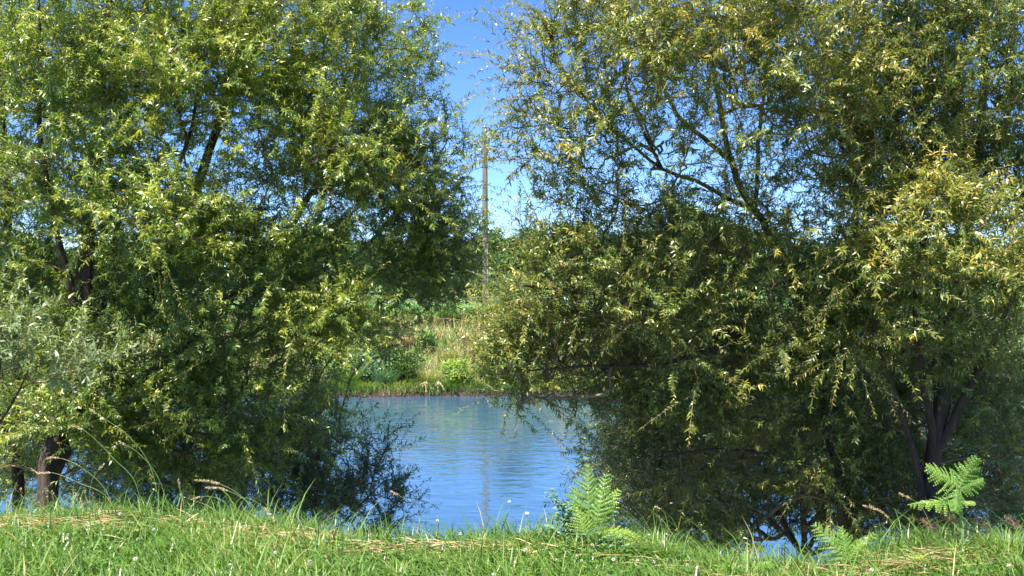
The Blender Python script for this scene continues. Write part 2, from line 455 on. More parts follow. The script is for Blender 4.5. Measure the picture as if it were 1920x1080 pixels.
# ---------------------------------------------------------------- willow generator
def willow(name, label, base, limbs, clumps, seed, mat, group=None, leafL=0.085, twig_n=1.0, trunk_r=0.11, K=24, tone0=0.38, up=0.6, mk=None):
    """limbs: list of (polyline in metres, r_start, r_end); the first is the trunk.
    clumps: list of (centre, radii, number of branch ends, leaf thinning, tone shift)"""
    rg = np.random.RandomState(seed)
    root = empty(name, base, label, 'tree', group)
    base = np.array(base, float)
    pos, par, dirs, rmin = [], [], [], []
    paths = []          # (indices, is_limb)
    for li, (pl, r0, r1) in enumerate(limbs):
        c = catmull(pl, 0.12)
        amp = 0.02 + 0.01 * li
        jit = np.cumsum(rg.normal(0, .008, c.shape), axis=0); jit -= jit[0] + (jit[-1] - jit[0]) * np.linspace(0, 1, len(c))[:, None] * 0
        c = c + jit
        if li > 0:
            A = np.array(pos)
            j = int(np.argmin(np.linalg.norm(A - c[0], axis=1)))
            c = c + (A[j] - c[0]) * np.linspace(1, 0, len(c))[:, None]
            idx = [j]; start = 1
        else:
            idx = []; start = 0
        n = len(c); d = norm(np.gradient(c, axis=0))
        for k in range(start, n):
            par.append(idx[-1] if idx else -1)
            idx.append(len(pos)); pos.append(c[k]); dirs.append(d[k]); rmin.append(r0 + (r1 - r0) * k / (n - 1))
        paths.append((idx, True))
    nl = len(pos)
    att, meta = [], []
    for (cc, rr, n, thin, ts) in clumps:
        n = int(n * 1.35)
        u = norm(rg.normal(0, 1, (n, 3))) * (rg.uniform(0.05, 1, n) ** 0.42)[:, None]
        att.append(np.array(cc) + u * np.array(rr)); meta += [(thin, ts)] * n
    att = np.concatenate(att)
    gz = ground_z(att[:, 0], att[:, 1])
    ok = att[:, 2] > np.maximum(gz, WATER_Z) + .25
    att = att[ok]; meta = [m for m, o in zip(meta, ok) if o]
    L0 = np.array(pos)
    dl = np.array([np.min(np.linalg.norm(L0 - a, axis=1)) for a in att])
    order = np.argsort(dl)
    cap = nl + len(att) * 30
    Pn = np.zeros((cap, 3)); Pn[:nl] = L0; cnt = nl
    Dn = np.zeros((cap, 3)); Dn[:nl] = np.array(dirs)
    parn = list(par); info = [None] * nl
    h0 = base[2] + 0.5
    for ai in order:
        a = att[ai]
        q = Pn[:cnt]
        df = a - q; dist = np.linalg.norm(df, axis=1)
        cost = dist + 0.9 * np.maximum(0, q[:, 2] - a[2] + 0.1 * dist) + np.where(q[:, 2] < h0, 3, 0) + 0.25 * (1 - (df * Dn[:cnt]).sum(1) / np.maximum(dist, .01)) * dist
        j = int(np.argmin(cost)); d = dist[j]
        if d < 0.1: continue
        k = max(3, int(d / 0.11))
        p0 = q[j]; dd = (a - p0) / d
        h1 = p0 + norm(Dn[j] * .45 + dd * .9 + [0, 0, .15]) * d * .36
        out = norm(a - L0[:].mean(0))
        h2 = a - norm(dd + out * .2 + [0, 0, rg.uniform(-.4, .3)]) * d * .3
        t = np.linspace(0, 1, k + 1)[1:, None]
        c = (1 - t) ** 3 * p0 + 3 * (1 - t) ** 2 * t * h1 + 3 * (1 - t) * t * t * h2 + t ** 3 * a
        c += rg.normal(0, .008, c.shape)
        dr = norm(np.gradient(np.vstack([p0, c]), axis=0))[1:]
        idx = [j]
        for m in range(k):
            Pn[cnt] = c[m]; Dn[cnt] = dr[m]
            parn.append(idx[-1]); idx.append(cnt); info.append(meta[ai]); cnt += 1
        paths.append((idx, False))
    Pn = Pn[:cnt]; Dn = Dn[:cnt]
    cntw = np.zeros(cnt)
    for idx, isl in paths: cntw[idx[-1]] += 1
    for i in range(cnt - 1, 0, -1):
        if parn[i] >= 0: cntw[parn[i]] += cntw[i]
    rad = 0.0023 * np.maximum(cntw, 1) ** 0.47
    for i in range(nl): rad[i] = rmin[i] * .72
    rfree = rad.copy()
    for i in range(nl, cnt): rad[i] = min(rad[i], max(rad[parn[i]] * .97, .002))
    # wood
    tr = MB(); ix0 = paths[0][0]
    rr = rad[ix0].copy(); rr[:3] *= [1.5, 1.28, 1.12]
    tube(tr, Pn[ix0] - base, rr, 22)
    vv = tr.v[-1].reshape(len(ix0), 22, 3); ctr = vv.mean(1, keepdims=True)
    an = np.arange(22)[None, :] / 22 * 6.283; hh = np.arange(len(ix0))[:, None] * .12
    rid = 1 + .07 * np.sin(an * 5 + 1.5 * np.sin(hh * 2)) + .06 * np.sin(an * 3 + hh * 3) + rg.normal(0, .035, (len(ix0), 22))
    tr.v[-1] = (ctr + (vv - ctr) * rid[..., None]).reshape(-1, 3).astype(np.float32)
    tr.build('trunk', M['bark'], root, smooth=True)
    for idx, isl in paths[1:]:
        if isl:
            mb = MB(); tube(mb, Pn[idx] - base, rad[idx[1:2] + idx[1:]], 9)
            mb.build('limb', M['bark'], root, smooth=True)
    br = MB()
    for idx, isl in paths:
        if not isl:
            r = rad[idx[1:2] + idx[1:]]
            tube(br, Pn[idx] - base, r, 5 if r[0] > .006 else 4, cap=False)
    # twigs: from thin branch nodes
    tb, td, tth, tts = [], [], [], []
    for i in range(nl, cnt):
        if rfree[i] < 0.0085:
            thin, ts = info[i]
            lam = (1.45 if rfree[i] < .006 else .95) * twig_n * thin
            for _ in range(rg.poisson(lam)):
                tb.append(Pn[i]); td.append(Dn[i]); tth.append(thin); tts.append(ts)
    tb = np.array(tb); td = np.array(td); tts = np.array(tts); T = len(tb)
    rnd = norm(rg.normal(0, 1, (T, 3)))
    d0 = norm(td * .75 + rnd * .85 + np.array([0, 0, up]))
    TL = rg.uniform(.22, .72, T)
    KT = 5
    t = np.linspace(0, 1, KT)[None, :, None]
    g = np.array([0, 0, -1.0])
    drp = rg.uniform(.0, .5, T)[:, None, None]
    tp = tb[:, None, :] + d0[:, None, :] * TL[:, None, None] * t * (1 - .15 * t) + g * (TL[:, None, None] * drp * t * t * .8)
    tubes3(br, tp - base, np.linspace(.0024, .0009, KT)[None, :].repeat(T, 0), .5)
    br.build('branches', M['twig'], root)['label'] = 'thin brown branches and twigs between the leaves'
    # leaves
    K = int(K * 1.25)
    s = (np.arange(K)[None, :] + rg.uniform(0, .8, (T, K))) / K * .92 + .06
    s = np.clip(s, 0, .999)
    d = d0[:, None, :]
    B = tb[:, None, :] + d * TL[:, None, None] * s[..., None] * (1 - .15 * s[..., None]) + g * (TL[:, None, None] * drp * (s ** 2)[..., None] * .8)
    Dt = norm(d * (1 - .3 * s[..., None]) + g * (drp * 1.6 * s[..., None]))
    ang = (np.arange(K) * 2.4)[None, :] + rg.uniform(0, 6.28, (T, 1)) + rg.normal(0, .4, (T, K))
    u = norm(np.cross(Dt, np.array([.2, .3, .93]))); w = np.cross(Dt, u)
    side = u * np.cos(ang)[..., None] + w * np.sin(ang)[..., None]
    LD = norm(Dt * .7 + side * .85 + g * rg.uniform(-.1, .6, (T, K))[..., None])
    NN = norm(np.cross(LD, np.cross(Dt, side)) * 0 + Dt * .5 - side * .25 + np.array([0, 0, .7]) + rg.normal(0, .5, (T, K, 3)))
    LL = leafL * rg.uniform(.6, 1.0, (T, 1)) * rg.uniform(.55, 1.3, (T, K)) * (1.02 - .25 * s)
    WW = LL * rg.uniform(.16, .27, (T, K))
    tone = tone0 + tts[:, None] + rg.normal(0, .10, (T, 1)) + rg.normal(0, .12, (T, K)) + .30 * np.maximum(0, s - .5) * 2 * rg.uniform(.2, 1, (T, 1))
    keep = (rg.uniform(0, 1, (T, K)) > .12)
    if mk is not None: keep &= mk(B)
    zmin = np.maximum(ground_z(B[..., 0], B[..., 1]), WATER_Z) + .02
    keep &= B[..., 2] > zmin
    mb = MB()
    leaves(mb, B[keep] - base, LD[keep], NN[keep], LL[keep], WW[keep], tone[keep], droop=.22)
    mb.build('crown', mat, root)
    print(name, 'twigs', T, 'leaves', int(keep.sum()))
    return root


def S(pts):
    return [P(*p) for p in pts]


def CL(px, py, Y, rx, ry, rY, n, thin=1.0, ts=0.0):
    ts = max(ts, -.04)  # negative shifts paint mild shade into the leaf colour of lower and rear clumps
    if Y > 7.2 and px > 900:
        Y = Y + 1.0 * min(1.0, max(0, py - 540) / 260) - (0.75 * min(1.0, max(0, 420 - py) / 250))
    elif Y > 7.2:
        Y = Y + 0.35 * min(1.0, max(0, py - 700) / 200)
    c = P(px, py, Y)
    return (c, (rx / F * Y, rY, ry / F * Y), n, thin, ts)


def base_at(px, Y, dz=-.12):
    x = (px - 960) / F * Y
    return (x, Y, float(ground_z(x, Y)) + dz)


def with_base(b, pts):
    return [np.array(b)] + S(pts)


# big willow on the left
b = base_at(100, 8.0)
willow('willow_tree', 'large bright green willow left of the sky gap, limbs leaning right', b, [
    (with_base(b, [(98, 950, 8.0), (125, 800, 8.0), (165, 620, 8.1), (190, 380, 8.2), (215, 150, 8.3), (225, -150, 8.3)]), .13, .03),
    (S([(105, 900, 8.0), (190, 740, 8.2), (260, 640, 8.4), (330, 480, 8.6), (410, 280, 8.7), (470, 50, 8.8), (520, -220, 8.8)]), .085, .02),
    (S([(200, 740, 8.2), (300, 700, 8.4), (370, 630, 8.6), (490, 500, 8.9), (600, 350, 9.1), (680, 150, 9.2), (710, -60, 9.2)]), .06, .015),
    (S([(300, 700, 8.4), (450, 640, 8.9), (600, 540, 9.3), (740, 400, 9.6), (835, 270, 9.7)]), .045, .010),
    (S([(140, 740, 8.0), (280, 790, 8.3), (430, 800, 8.6), (560, 790, 8.8), (640, 830, 9.0)]), .04, .010),
    (S([(165, 620, 8.1), (250, 500, 8.2), (320, 350, 8.2), (360, 200, 8.2), (370, 20, 8.2)]), .035, .008),
    (S([(165, 620, 8.1), (110, 450, 7.9), (70, 250, 7.8), (60, 50, 7.8), (50, -120, 7.8)]), .04, .012),
], [
    CL(120, 60, 8.0, 200, 160, 1.1, 75, 1, .05),
    CL(130, 300, 7.9, 190, 130, 1.0, 55, 1, .0),
    CL(380, 170, 7.9, 170, 100, .9, 48, 1, .08),
    CL(330, 20, 8.3, 190, 110, 1.1, 40, .8, .05),
    CL(590, 100, 8.6, 170, 180, 1.2, 110, 1, .10),
    CL(640, 300, 8.6, 170, 130, 1.0, 90, 1, .10),
    CL(740, 80, 9.2, 75, 110, .6, 22, .8, .0),
    CL(790, 290, 9.5, 90, 120, .6, 34, .8, -.05),
    CL(800, 430, 9.5, 85, 90, .6, 34, .9, -.10),
    CL(770, 540, 9.4, 90, 60, .6, 22, .9, -.10),
    CL(330, 430, 7.7, 160, 90, .8, 60, 1, .05),
    CL(540, 480, 8.4, 150, 110, .9, 70, 1, .0),
    CL(600, 620, 8.2, 110, 90, .6, 50, 1, .05),
    CL(420, 620, 8.4, 150, 90, .9, 60, 1, -.05),
    CL(480, 730, 8.5, 150, 70, .8, 42, 1, -.05),
    CL(230, 650, 8.2, 130, 110, .8, 45, 1, -.05),
    CL(300, 790, 8.4, 150, 60, .7, 28, .9, -.08),
    CL(600, 790, 8.7, 60, 60, .5, 12, .8, -.05),
    CL(300, -260, 8.2, 420, 160, 1.5, 90, 1, .05),
    CL(380, 110, 7.6, 130, 110, .6, 50, 1, .08),
    CL(150, 170, 7.7, 150, 120, .6, 40, 1, .05),
    CL(280, 860, 8.6, 130, 60, .6, 26, .9, -.1),
    CL(450, 860, 8.8, 120, 60, .6, 24, .9, -.1),
    CL(250, 480, 8.6, 200, 150, .7, 60, 1, -.05),
    CL(60, 600, 8.2, 110, 130, .6, 30, 1, 0),
    CL(350, 220, 8.4, 450, 330, 1.2, 150, .8, .05),
    CL(60, 820, 8.3, 120, 90, .5, 26, .9, 0),
    CL(250, 850, 8.0, 110, 60, .3, 34, .9, 0),
    CL(420, 860, 8.2, 120, 60, .3, 34, .9, 0),
    CL(150, 780, 7.6, 90, 60, .3, 22, 1, 0),
    CL(60, 790, 7.8, 80, 50, .3, 12, 1, 0),
    CL(400, 780, 8.2, 200, 90, .6, 50, 1, 0),
    CL(885, 300, 9.6, 30, 50, .3, 5, .6, 0),
    CL(880, 470, 9.5, 50, 60, .3, 9, .7, 0),
    CL(700, 640, 9.0, 70, 60, .4, 16, .8, 0),
    CL(760, 440, 9.2, 90, 100, .5, 50, 1, 0),
    CL(800, 540, 9.3, 80, 50, .4, 28, 1, 0),
    CL(720, 300, 9.2, 90, 110, .5, 36, 1, 0),
    CL(120, 880, 8.6, 100, 50, .3, 22, 1, 0),
    CL(20, 880, 9.0, 80, 60, .3, 22, 1, 0),
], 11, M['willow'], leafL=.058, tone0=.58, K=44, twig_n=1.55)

# two stems at the far left edge
b = base_at(40, 8.6)
willow('willow_tree', 'willow with slim trunk at the left edge of the photo, behind the silvery one', b, [
    (with_base(b, [(45, 950, 8.6), (50, 820, 8.6), (35, 600, 8.6), (25, 380, 8.6), (10, 150, 8.6), (0, -80, 8.6)]), .08, .02),
    (S([(50, 850, 8.6), (-10, 700, 8.5), (-60, 500, 8.4), (-90, 250, 8.4)]), .05, .015),
    (S([(35, 600, 8.6), (90, 480, 8.9), (130, 330, 9.0)]), .035, .012),
], [
    CL(20, 440, 8.6, 120, 120, .8, 45, 1, 0),
    CL(-60, 200, 8.5, 150, 250, .9, 55, 1, .05),
    CL(90, 620, 9.0, 110, 110, .7, 34, 1, -.08),
    CL(-40, 700, 8.6, 100, 90, .7, 25, 1, -.05),
], 12, M['willow'], tone0=.5, K=38, twig_n=1.4, leafL=.065)

# silvery young willow close to the left edge
b = base_at(-70, 6.9)
willow('willow_sapling', 'young silvery grey-green willow at the left edge, nearest the grass', b, [
    (with_base(b, [(-65, 980, 6.9), (-50, 850, 6.9), (-20, 720, 6.8), (0, 600, 6.8)]), .035, .010),
    (S([(-50, 850, 6.9), (10, 760, 6.8), (50, 690, 6.7)]), .02, .006),
], [
    CL(10, 640, 6.8, 75, 90, .35, 26, 1, .1),
    CL(60, 700, 6.8, 70, 50, .35, 10, .9, .0),
    CL(150, 690, 6.9, 50, 35, .3, 5, .8, .0),
], 13, M['silver'], leafL=.075, tone0=.55)

# dark low willow hanging over the water, left of the gap
b = base_at(585, 9.3, -.3)
willow('willow_shrub', 'dark low willow shrub rising from the water left of the open river', b, [
    (with_base(b, [(590, 1040, 9.3), (600, 950, 9.3), (610, 860, 9.3)]), .03, .008),
    (S([(590, 1040, 9.3), (520, 930, 9.2), (470, 830, 9.2)]), .022, .006),
    (S([(590, 1040, 9.3), (660, 960, 9.4), (720, 900, 9.5)]), .02, .006),
    (S([(590, 1060, 9.3), (480, 980, 9.1), (380, 900, 9.0)]), .022, .006),
], [
    CL(600, 900, 9.3, 100, 90, .6, 52, 1, -.1),
    CL(690, 940, 9.4, 80, 65, .5, 50, 1, -.1),
    CL(480, 900, 9.1, 90, 90, .6, 36, 1, -.1),
    CL(380, 930, 9.0, 80, 60, .5, 40, 1, -.1),
    CL(500, 960, 9.2, 130, 50, .4, 40, 1, 0),
    CL(700, 860, 9.6, 50, 60, .3, 12, .9, 0),
    CL(745, 930, 9.5, 45, 50, .3, 9, .8, -.05),
    CL(520, 850, 10.2, 110, 90, .4, 60, 1.2, 0),
    CL(360, 850, 10.2, 110, 90, .4, 60, 1.2, 0),
    CL(210, 850, 10.2, 90, 90, .4, 40, 1.2, 0),
    CL(600, 950, 9.6, 100, 60, .4, 40, 1.2, 0),
    CL(400, 960, 9.4, 130, 50, .4, 40, 1.2, 0),
    CL(220, 950, 9.2, 90, 50, .4, 24, 1.2, 0),
    CL(60, 900, 9.8, 70, 70, .4, 16, 1, 0),
    CL(240, 930, 9.0, 100, 50, .5, 22, 1, -.1),
    CL(560, 830, 9.2, 110, 60, .5, 30, 1, -.1),
    CL(300, 960, 8.8, 160, 40, .4, 34, 1, 0),
    CL(520, 990, 8.8, 150, 40, .4, 34, 1, 0),
    CL(640, 990, 9.2, 110, 40, .5, 28, 1, -.1),
], 14, M['willow'], leafL=.06, tone0=.33, up=.9, K=30)

# big willow on the right of the gap
b = base_at(1590, 8.3)
willow('willow_tree', 'wide olive green willow right of the sky gap, its dark limb forked against the sky', b, [
    (with_base(b, [(1590, 960, 8.3), (1560, 800, 8.3), (1545, 690, 8.3), (1490, 540, 8.2), (1415, 408, 8.2), (1375, 320, 8.2), (1345, 150, 8.2), (1330, -60, 8.2)]), .10, .008),
    (S([(1415, 408, 8.2), (1330, 368, 8.1), (1240, 330, 8.0), (1150, 250, 7.9), (1080, 160, 7.9), (1010, 90, 7.9)]), .026, .005),
    (S([(1415, 408, 8.2), (1425, 250, 8.3), (1440, 60, 8.4), (1450, -150, 8.4)]), .026, .007),
    (S([(1240, 330, 8.0), (1180, 180, 8.0), (1160, 40, 8.0), (1150, -120, 8.0)]), .018, .005),
    (S([(1545, 690, 8.3), (1400, 640, 8.1), (1230, 590, 7.9), (1080, 560, 7.8), (960, 540, 7.8)]), .05, .010),
    (S([(1400, 640, 8.1), (1250, 680, 8.0), (1100, 690, 8.0), (980, 700, 8.0)]), .035, .008),
    (S([(1590, 960, 8.3), (1450, 860, 8.2), (1320, 840, 8.1), (1200, 860, 8.0)]), .035, .008),
    (S([(1560, 800, 8.3), (1600, 600, 8.1), (1610, 400, 8.0), (1590, 200, 8.0), (1570, -40, 8.0)]), .05, .012),
    (S([(1375, 320, 8.2), (1260, 200, 8.3), (1230, 60, 8.3), (1225, -120, 8.3)]), .028, .008),
], [
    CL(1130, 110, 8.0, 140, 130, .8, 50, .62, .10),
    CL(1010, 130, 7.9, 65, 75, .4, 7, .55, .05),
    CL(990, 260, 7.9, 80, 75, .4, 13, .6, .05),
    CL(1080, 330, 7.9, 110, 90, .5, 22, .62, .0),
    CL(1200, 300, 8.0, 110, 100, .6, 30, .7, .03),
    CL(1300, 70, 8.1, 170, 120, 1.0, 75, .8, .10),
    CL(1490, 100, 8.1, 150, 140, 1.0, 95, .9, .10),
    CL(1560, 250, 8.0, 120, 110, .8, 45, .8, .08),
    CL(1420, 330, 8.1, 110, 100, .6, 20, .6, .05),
    CL(1290, 430, 7.8, 180, 70, .7, 55, .95, .0),
    CL(1110, 500, 7.7, 130, 80, .6, 48, .95, .0),
    CL(1250, 560, 7.7, 190, 90, .8, 85, 1, .0),
    CL(1030, 620, 7.8, 120, 75, .5, 44, 1, -.05),
    CL(960, 640, 7.9, 55, 60, .4, 14, 1, -.1),
    CL(1100, 710, 7.8, 160, 70, .6, 60, 1, -.05),
    CL(970, 740, 7.9, 45, 55, .35, 10, 1, -.08),
    CL(1300, 700, 7.9, 190, 100, .8, 90, 1, -.05),
    CL(1240, 830, 8.0, 130, 80, .7, 45, 1, -.08),
    CL(1400, 820, 8.3, 150, 80, .8, 40, 1, -.1),
    CL(1500, 480, 7.9, 130, 90, .8, 50, 1, .08),
    CL(1500, 640, 7.8, 130, 100, .8, 55, 1, .0),
    CL(1270, 940, 8.4, 120, 70, .5, 34, 1, -.12),
    CL(1400, -260, 8.2, 420, 160, 1.5, 90, 1, .05),
    CL(975, 450, 7.9, 40, 40, .3, 4, .6, 0),
    CL(985, 625, 7.5, 50, 45, .3, 18, 1, 0),
    CL(950, 690, 7.4, 45, 45, .3, 12, 1, 0),
    CL(1260, 1000, 7.4, 100, 40, .3, 34, 1, 0),
    CL(1380, 1010, 7.4, 60, 40, .3, 22, 1, 0),
    CL(1620, 980, 7.4, 70, 50, .3, 26, 1, 0),
    CL(1720, 980, 7.4, 80, 50, .3, 26, 1, 0),
    CL(1480, 830, 7.21, 110, 70, .3, 30, .9, 0),
    CL(1330, 810, 7.21, 110, 70, .3, 30, .9, 0),
    CL(1560, 900, 7.25, 110, 60, .3, 22, .9, 0),
    CL(1230, 900, 7.3, 90, 60, .3, 26, .9, 0),
    CL(1330, 620, 8.0, 330, 220, .9, 120, .9, 0),
    CL(1350, 180, 8.2, 330, 200, .9, 75, .7, .05),
    CL(1100, 200, 8.0, 130, 170, .6, 40, .7, .05),
    CL(1080, 60, 8.0, 80, 90, .5, 20, .7, .05),
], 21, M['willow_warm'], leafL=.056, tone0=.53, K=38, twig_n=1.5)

# willow farther right with the tall trunk
b = base_at(1735, 8.0)
willow('willow_tree', 'willow with a straight reddish trunk near the right edge, a sunlit clump at its front', b, [
    (with_base(b, [(1730, 980, 8.0), (1738, 850, 8.0), (1760, 620, 8.0), (1800, 400, 8.1), (1818, 200, 8.2), (1825, -120, 8.2)]), .11, .02),
    (S([(1738, 850, 8.0), (1700, 650, 7.7), (1690, 500, 7.4), (1720, 380, 7.2)]), .045, .010),
    (S([(1738, 850, 8.0), (1830, 700, 7.8), (1900, 550, 7.7), (1960, 380, 7.7)]), .05, .012),
    (S([(1760, 620, 8.0), (1700, 350, 8.3), (1670, 150, 8.4), (1660, -80, 8.4)]), .04, .012),
    (S([(1800, 400, 8.1), (1870, 250, 8.3), (1900, 50, 8.4)]), .035, .010),
    (S([(1725, 1020, 8.0), (1690, 850, 7.9), (1640, 700, 7.7), (1620, 580, 7.5)]), .05, .010),
    (S([(1760, 850, 8.0), (1762, 700, 8.1), (1775, 560, 8.3)]), .03, .010),
], [
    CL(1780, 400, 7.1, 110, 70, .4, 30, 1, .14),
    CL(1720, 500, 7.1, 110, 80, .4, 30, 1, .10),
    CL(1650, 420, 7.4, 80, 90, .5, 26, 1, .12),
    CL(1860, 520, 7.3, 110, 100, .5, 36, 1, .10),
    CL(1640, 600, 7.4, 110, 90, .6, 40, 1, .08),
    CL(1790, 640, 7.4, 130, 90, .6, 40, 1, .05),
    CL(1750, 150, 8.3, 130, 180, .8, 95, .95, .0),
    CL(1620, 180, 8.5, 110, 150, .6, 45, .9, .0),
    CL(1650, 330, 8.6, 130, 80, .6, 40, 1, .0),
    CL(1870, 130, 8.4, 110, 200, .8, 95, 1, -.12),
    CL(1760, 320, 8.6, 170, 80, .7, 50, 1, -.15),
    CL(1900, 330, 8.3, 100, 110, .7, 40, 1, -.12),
    CL(1700, 740, 7.9, 150, 60, .7, 30, .9, -.05),
    CL(1730, 800, 7.21, 110, 60, .3, 26, .9, 0),
    CL(1860, 830, 7.21, 80, 80, .3, 22, .9, 0),
    CL(1600, 790, 7.21, 90, 60, .3, 22, .9, 0),
    CL(1690, 900, 7.25, 110, 60, .3, 22, .9, 0),
    CL(1650, 30, 8.6, 60, 120, .4, 22, 1, 0),
    CL(1880, 760, 7.9, 110, 120, .7, 40, 1, -.08),
    CL(1900, 930, 8.3, 80, 70, .6, 18, 1, -.1),
    CL(1600, 790, 8.0, 110, 70, .6, 20, .8, -.1),
    CL(1700, -240, 8.2, 260, 160, 1.2, 60, 1, .0),
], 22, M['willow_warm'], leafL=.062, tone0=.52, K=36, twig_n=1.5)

# dense dark willow behind the two, deeper over the water
b = base_at(1500, 9.6, -.5)
willow('willow_tree', 'shaded willow of many thin stems standing in the water behind the wide olive one', b, [
    (with_base(b, [(1500, 960, 9.6), (1480, 820, 9.7), (1450, 620, 9.9), (1400, 470, 10.0)]), .05, .012),
    (S([(1500, 1040, 9.6), (1400, 900, 9.7), (1260, 820, 9.8), (1130, 760, 9.8)]), .035, .008),
    (S([(1500, 1000, 9.6), (1620, 850, 9.8), (1700, 650, 10.0), (1730, 480, 10.1)]), .04, .010),
    (S([(1500, 1040, 9.6), (1430, 960, 9.5), (1330, 930, 9.5), (1230, 960, 9.5)]), .03, .008),
    (S([(1500, 1040, 9.6), (1560, 900, 9.7), (1570, 760, 9.8)]), .03, .008),
    (S([(1500, 1040, 9.6), (1780, 930, 9.8), (1850, 780, 9.9), (1900, 600, 10)]), .03, .008),
], [
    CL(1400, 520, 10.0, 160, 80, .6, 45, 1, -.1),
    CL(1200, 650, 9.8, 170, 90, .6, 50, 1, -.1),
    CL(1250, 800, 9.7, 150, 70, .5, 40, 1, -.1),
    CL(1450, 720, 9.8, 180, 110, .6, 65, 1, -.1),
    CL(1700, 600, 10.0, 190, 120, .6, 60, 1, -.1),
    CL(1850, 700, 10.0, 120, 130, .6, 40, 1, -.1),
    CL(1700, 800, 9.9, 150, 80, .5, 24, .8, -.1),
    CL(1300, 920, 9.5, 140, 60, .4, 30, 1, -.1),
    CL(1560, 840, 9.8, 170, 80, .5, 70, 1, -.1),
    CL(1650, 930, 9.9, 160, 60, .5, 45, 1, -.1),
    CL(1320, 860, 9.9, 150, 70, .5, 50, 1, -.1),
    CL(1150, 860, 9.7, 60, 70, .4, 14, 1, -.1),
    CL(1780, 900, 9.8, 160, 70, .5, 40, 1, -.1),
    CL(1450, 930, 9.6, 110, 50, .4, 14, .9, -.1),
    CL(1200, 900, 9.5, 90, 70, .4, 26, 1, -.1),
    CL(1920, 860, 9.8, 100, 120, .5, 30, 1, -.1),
    CL(1230, 870, 10.2, 110, 90, .4, 60, 1.2, 0),
    CL(1400, 860, 10.2, 120, 90, .4, 70, 1.2, 0),
    CL(1560, 860, 10.2, 120, 90, .4, 70, 1.2, 0),
    CL(1720, 860, 10.2, 120, 90, .4, 70, 1.2, 0),
    CL(1880, 860, 10.2, 120, 90, .4, 60, 1.2, 0),
    CL(1250, 950, 9.8, 130, 50, .4, 50, 1.2, 0),
    CL(1500, 950, 9.8, 170, 50, .4, 50, 1.2, 0),
    CL(1780, 960, 9.8, 170, 60, .4, 70, 1.2, 0),
    CL(1200, 960, 9.0, 110, 60, .5, 40, 1, 0),
    CL(1380, 980, 9.0, 110, 50, .4, 34, 1, 0),
    CL(1560, 940, 9.2, 110, 60, .4, 34, 1, 0),
    CL(1700, 860, 9.4, 130, 90, .4, 44, 1, 0),
    CL(1850, 960, 9.2, 120, 70, .5, 44, 1, 0),
    CL(1480, 800, 9.5, 150, 80, .4, 50, 1, 0),
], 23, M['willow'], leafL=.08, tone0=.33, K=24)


# ---------------------------------------------------------------- bare stems under the right willows
def bare_shrub(px, Y, lab, n, seed, spread=.9, h=1.6, flat=0.3):
    rg = np.random.RandomState(seed)
    b = np.array(base_at(px, Y, -.1))
    o = empty('bare_shrub', b, lab, 'shrub')
    for k in range(n):
        a = rg.uniform(0, 6.28); hh = h * rg.uniform(.5, 1.1); sp = spread * rg.uniform(.1, 1)
        tip = np.array([math.cos(a) * sp, math.sin(a) * sp * .6, hh * rg.uniform(flat, 1)])
        mid = tip * [.35, .35, .6] + rg.normal(0, .05, 3)
        mb = MB(); c = catmull([np.array([math.cos(a) * .08, math.sin(a) * .08, 0]), mid, tip], .12)
        tube(mb, c, np.linspace(.014, .004, len(c)) * rg.uniform(.6, 1.2), 5)
        for q in range(5):
            j = rg.randint(len(c) // 3, len(c) - 1)
            e = c[j] + rg.normal(0, .22, 3) + [0, 0, .08]
            cc = catmull([c[j], (c[j] + e) / 2 + rg.normal(0, .03, 3), e], .08)
            tube(mb, cc, np.linspace(.004, .0015, len(cc)), 4)
        mb.build('stem', M['bark'], o)
    return o


bare_shrub(1640, 8.2, 'thicket of bare dark stems between the two right-hand willow trunks', 70, 5)
bare_shrub(1420, 8.8, 'bare dark stems sprawling low over the bright patch of water at the right', 40, 6, spread=1.3, h=.9, flat=.15)
bare_shrub(1840, 8.6, 'bare dark stems right of the straight reddish trunk', 46, 8)
bare_shrub(230, 8.6, 'bare dark stems right of the left-hand willow trunk', 26, 9, spread=1.2, h=1.0)


# ---------------------------------------------------------------- grass
rg = np.random.RandomState(77)


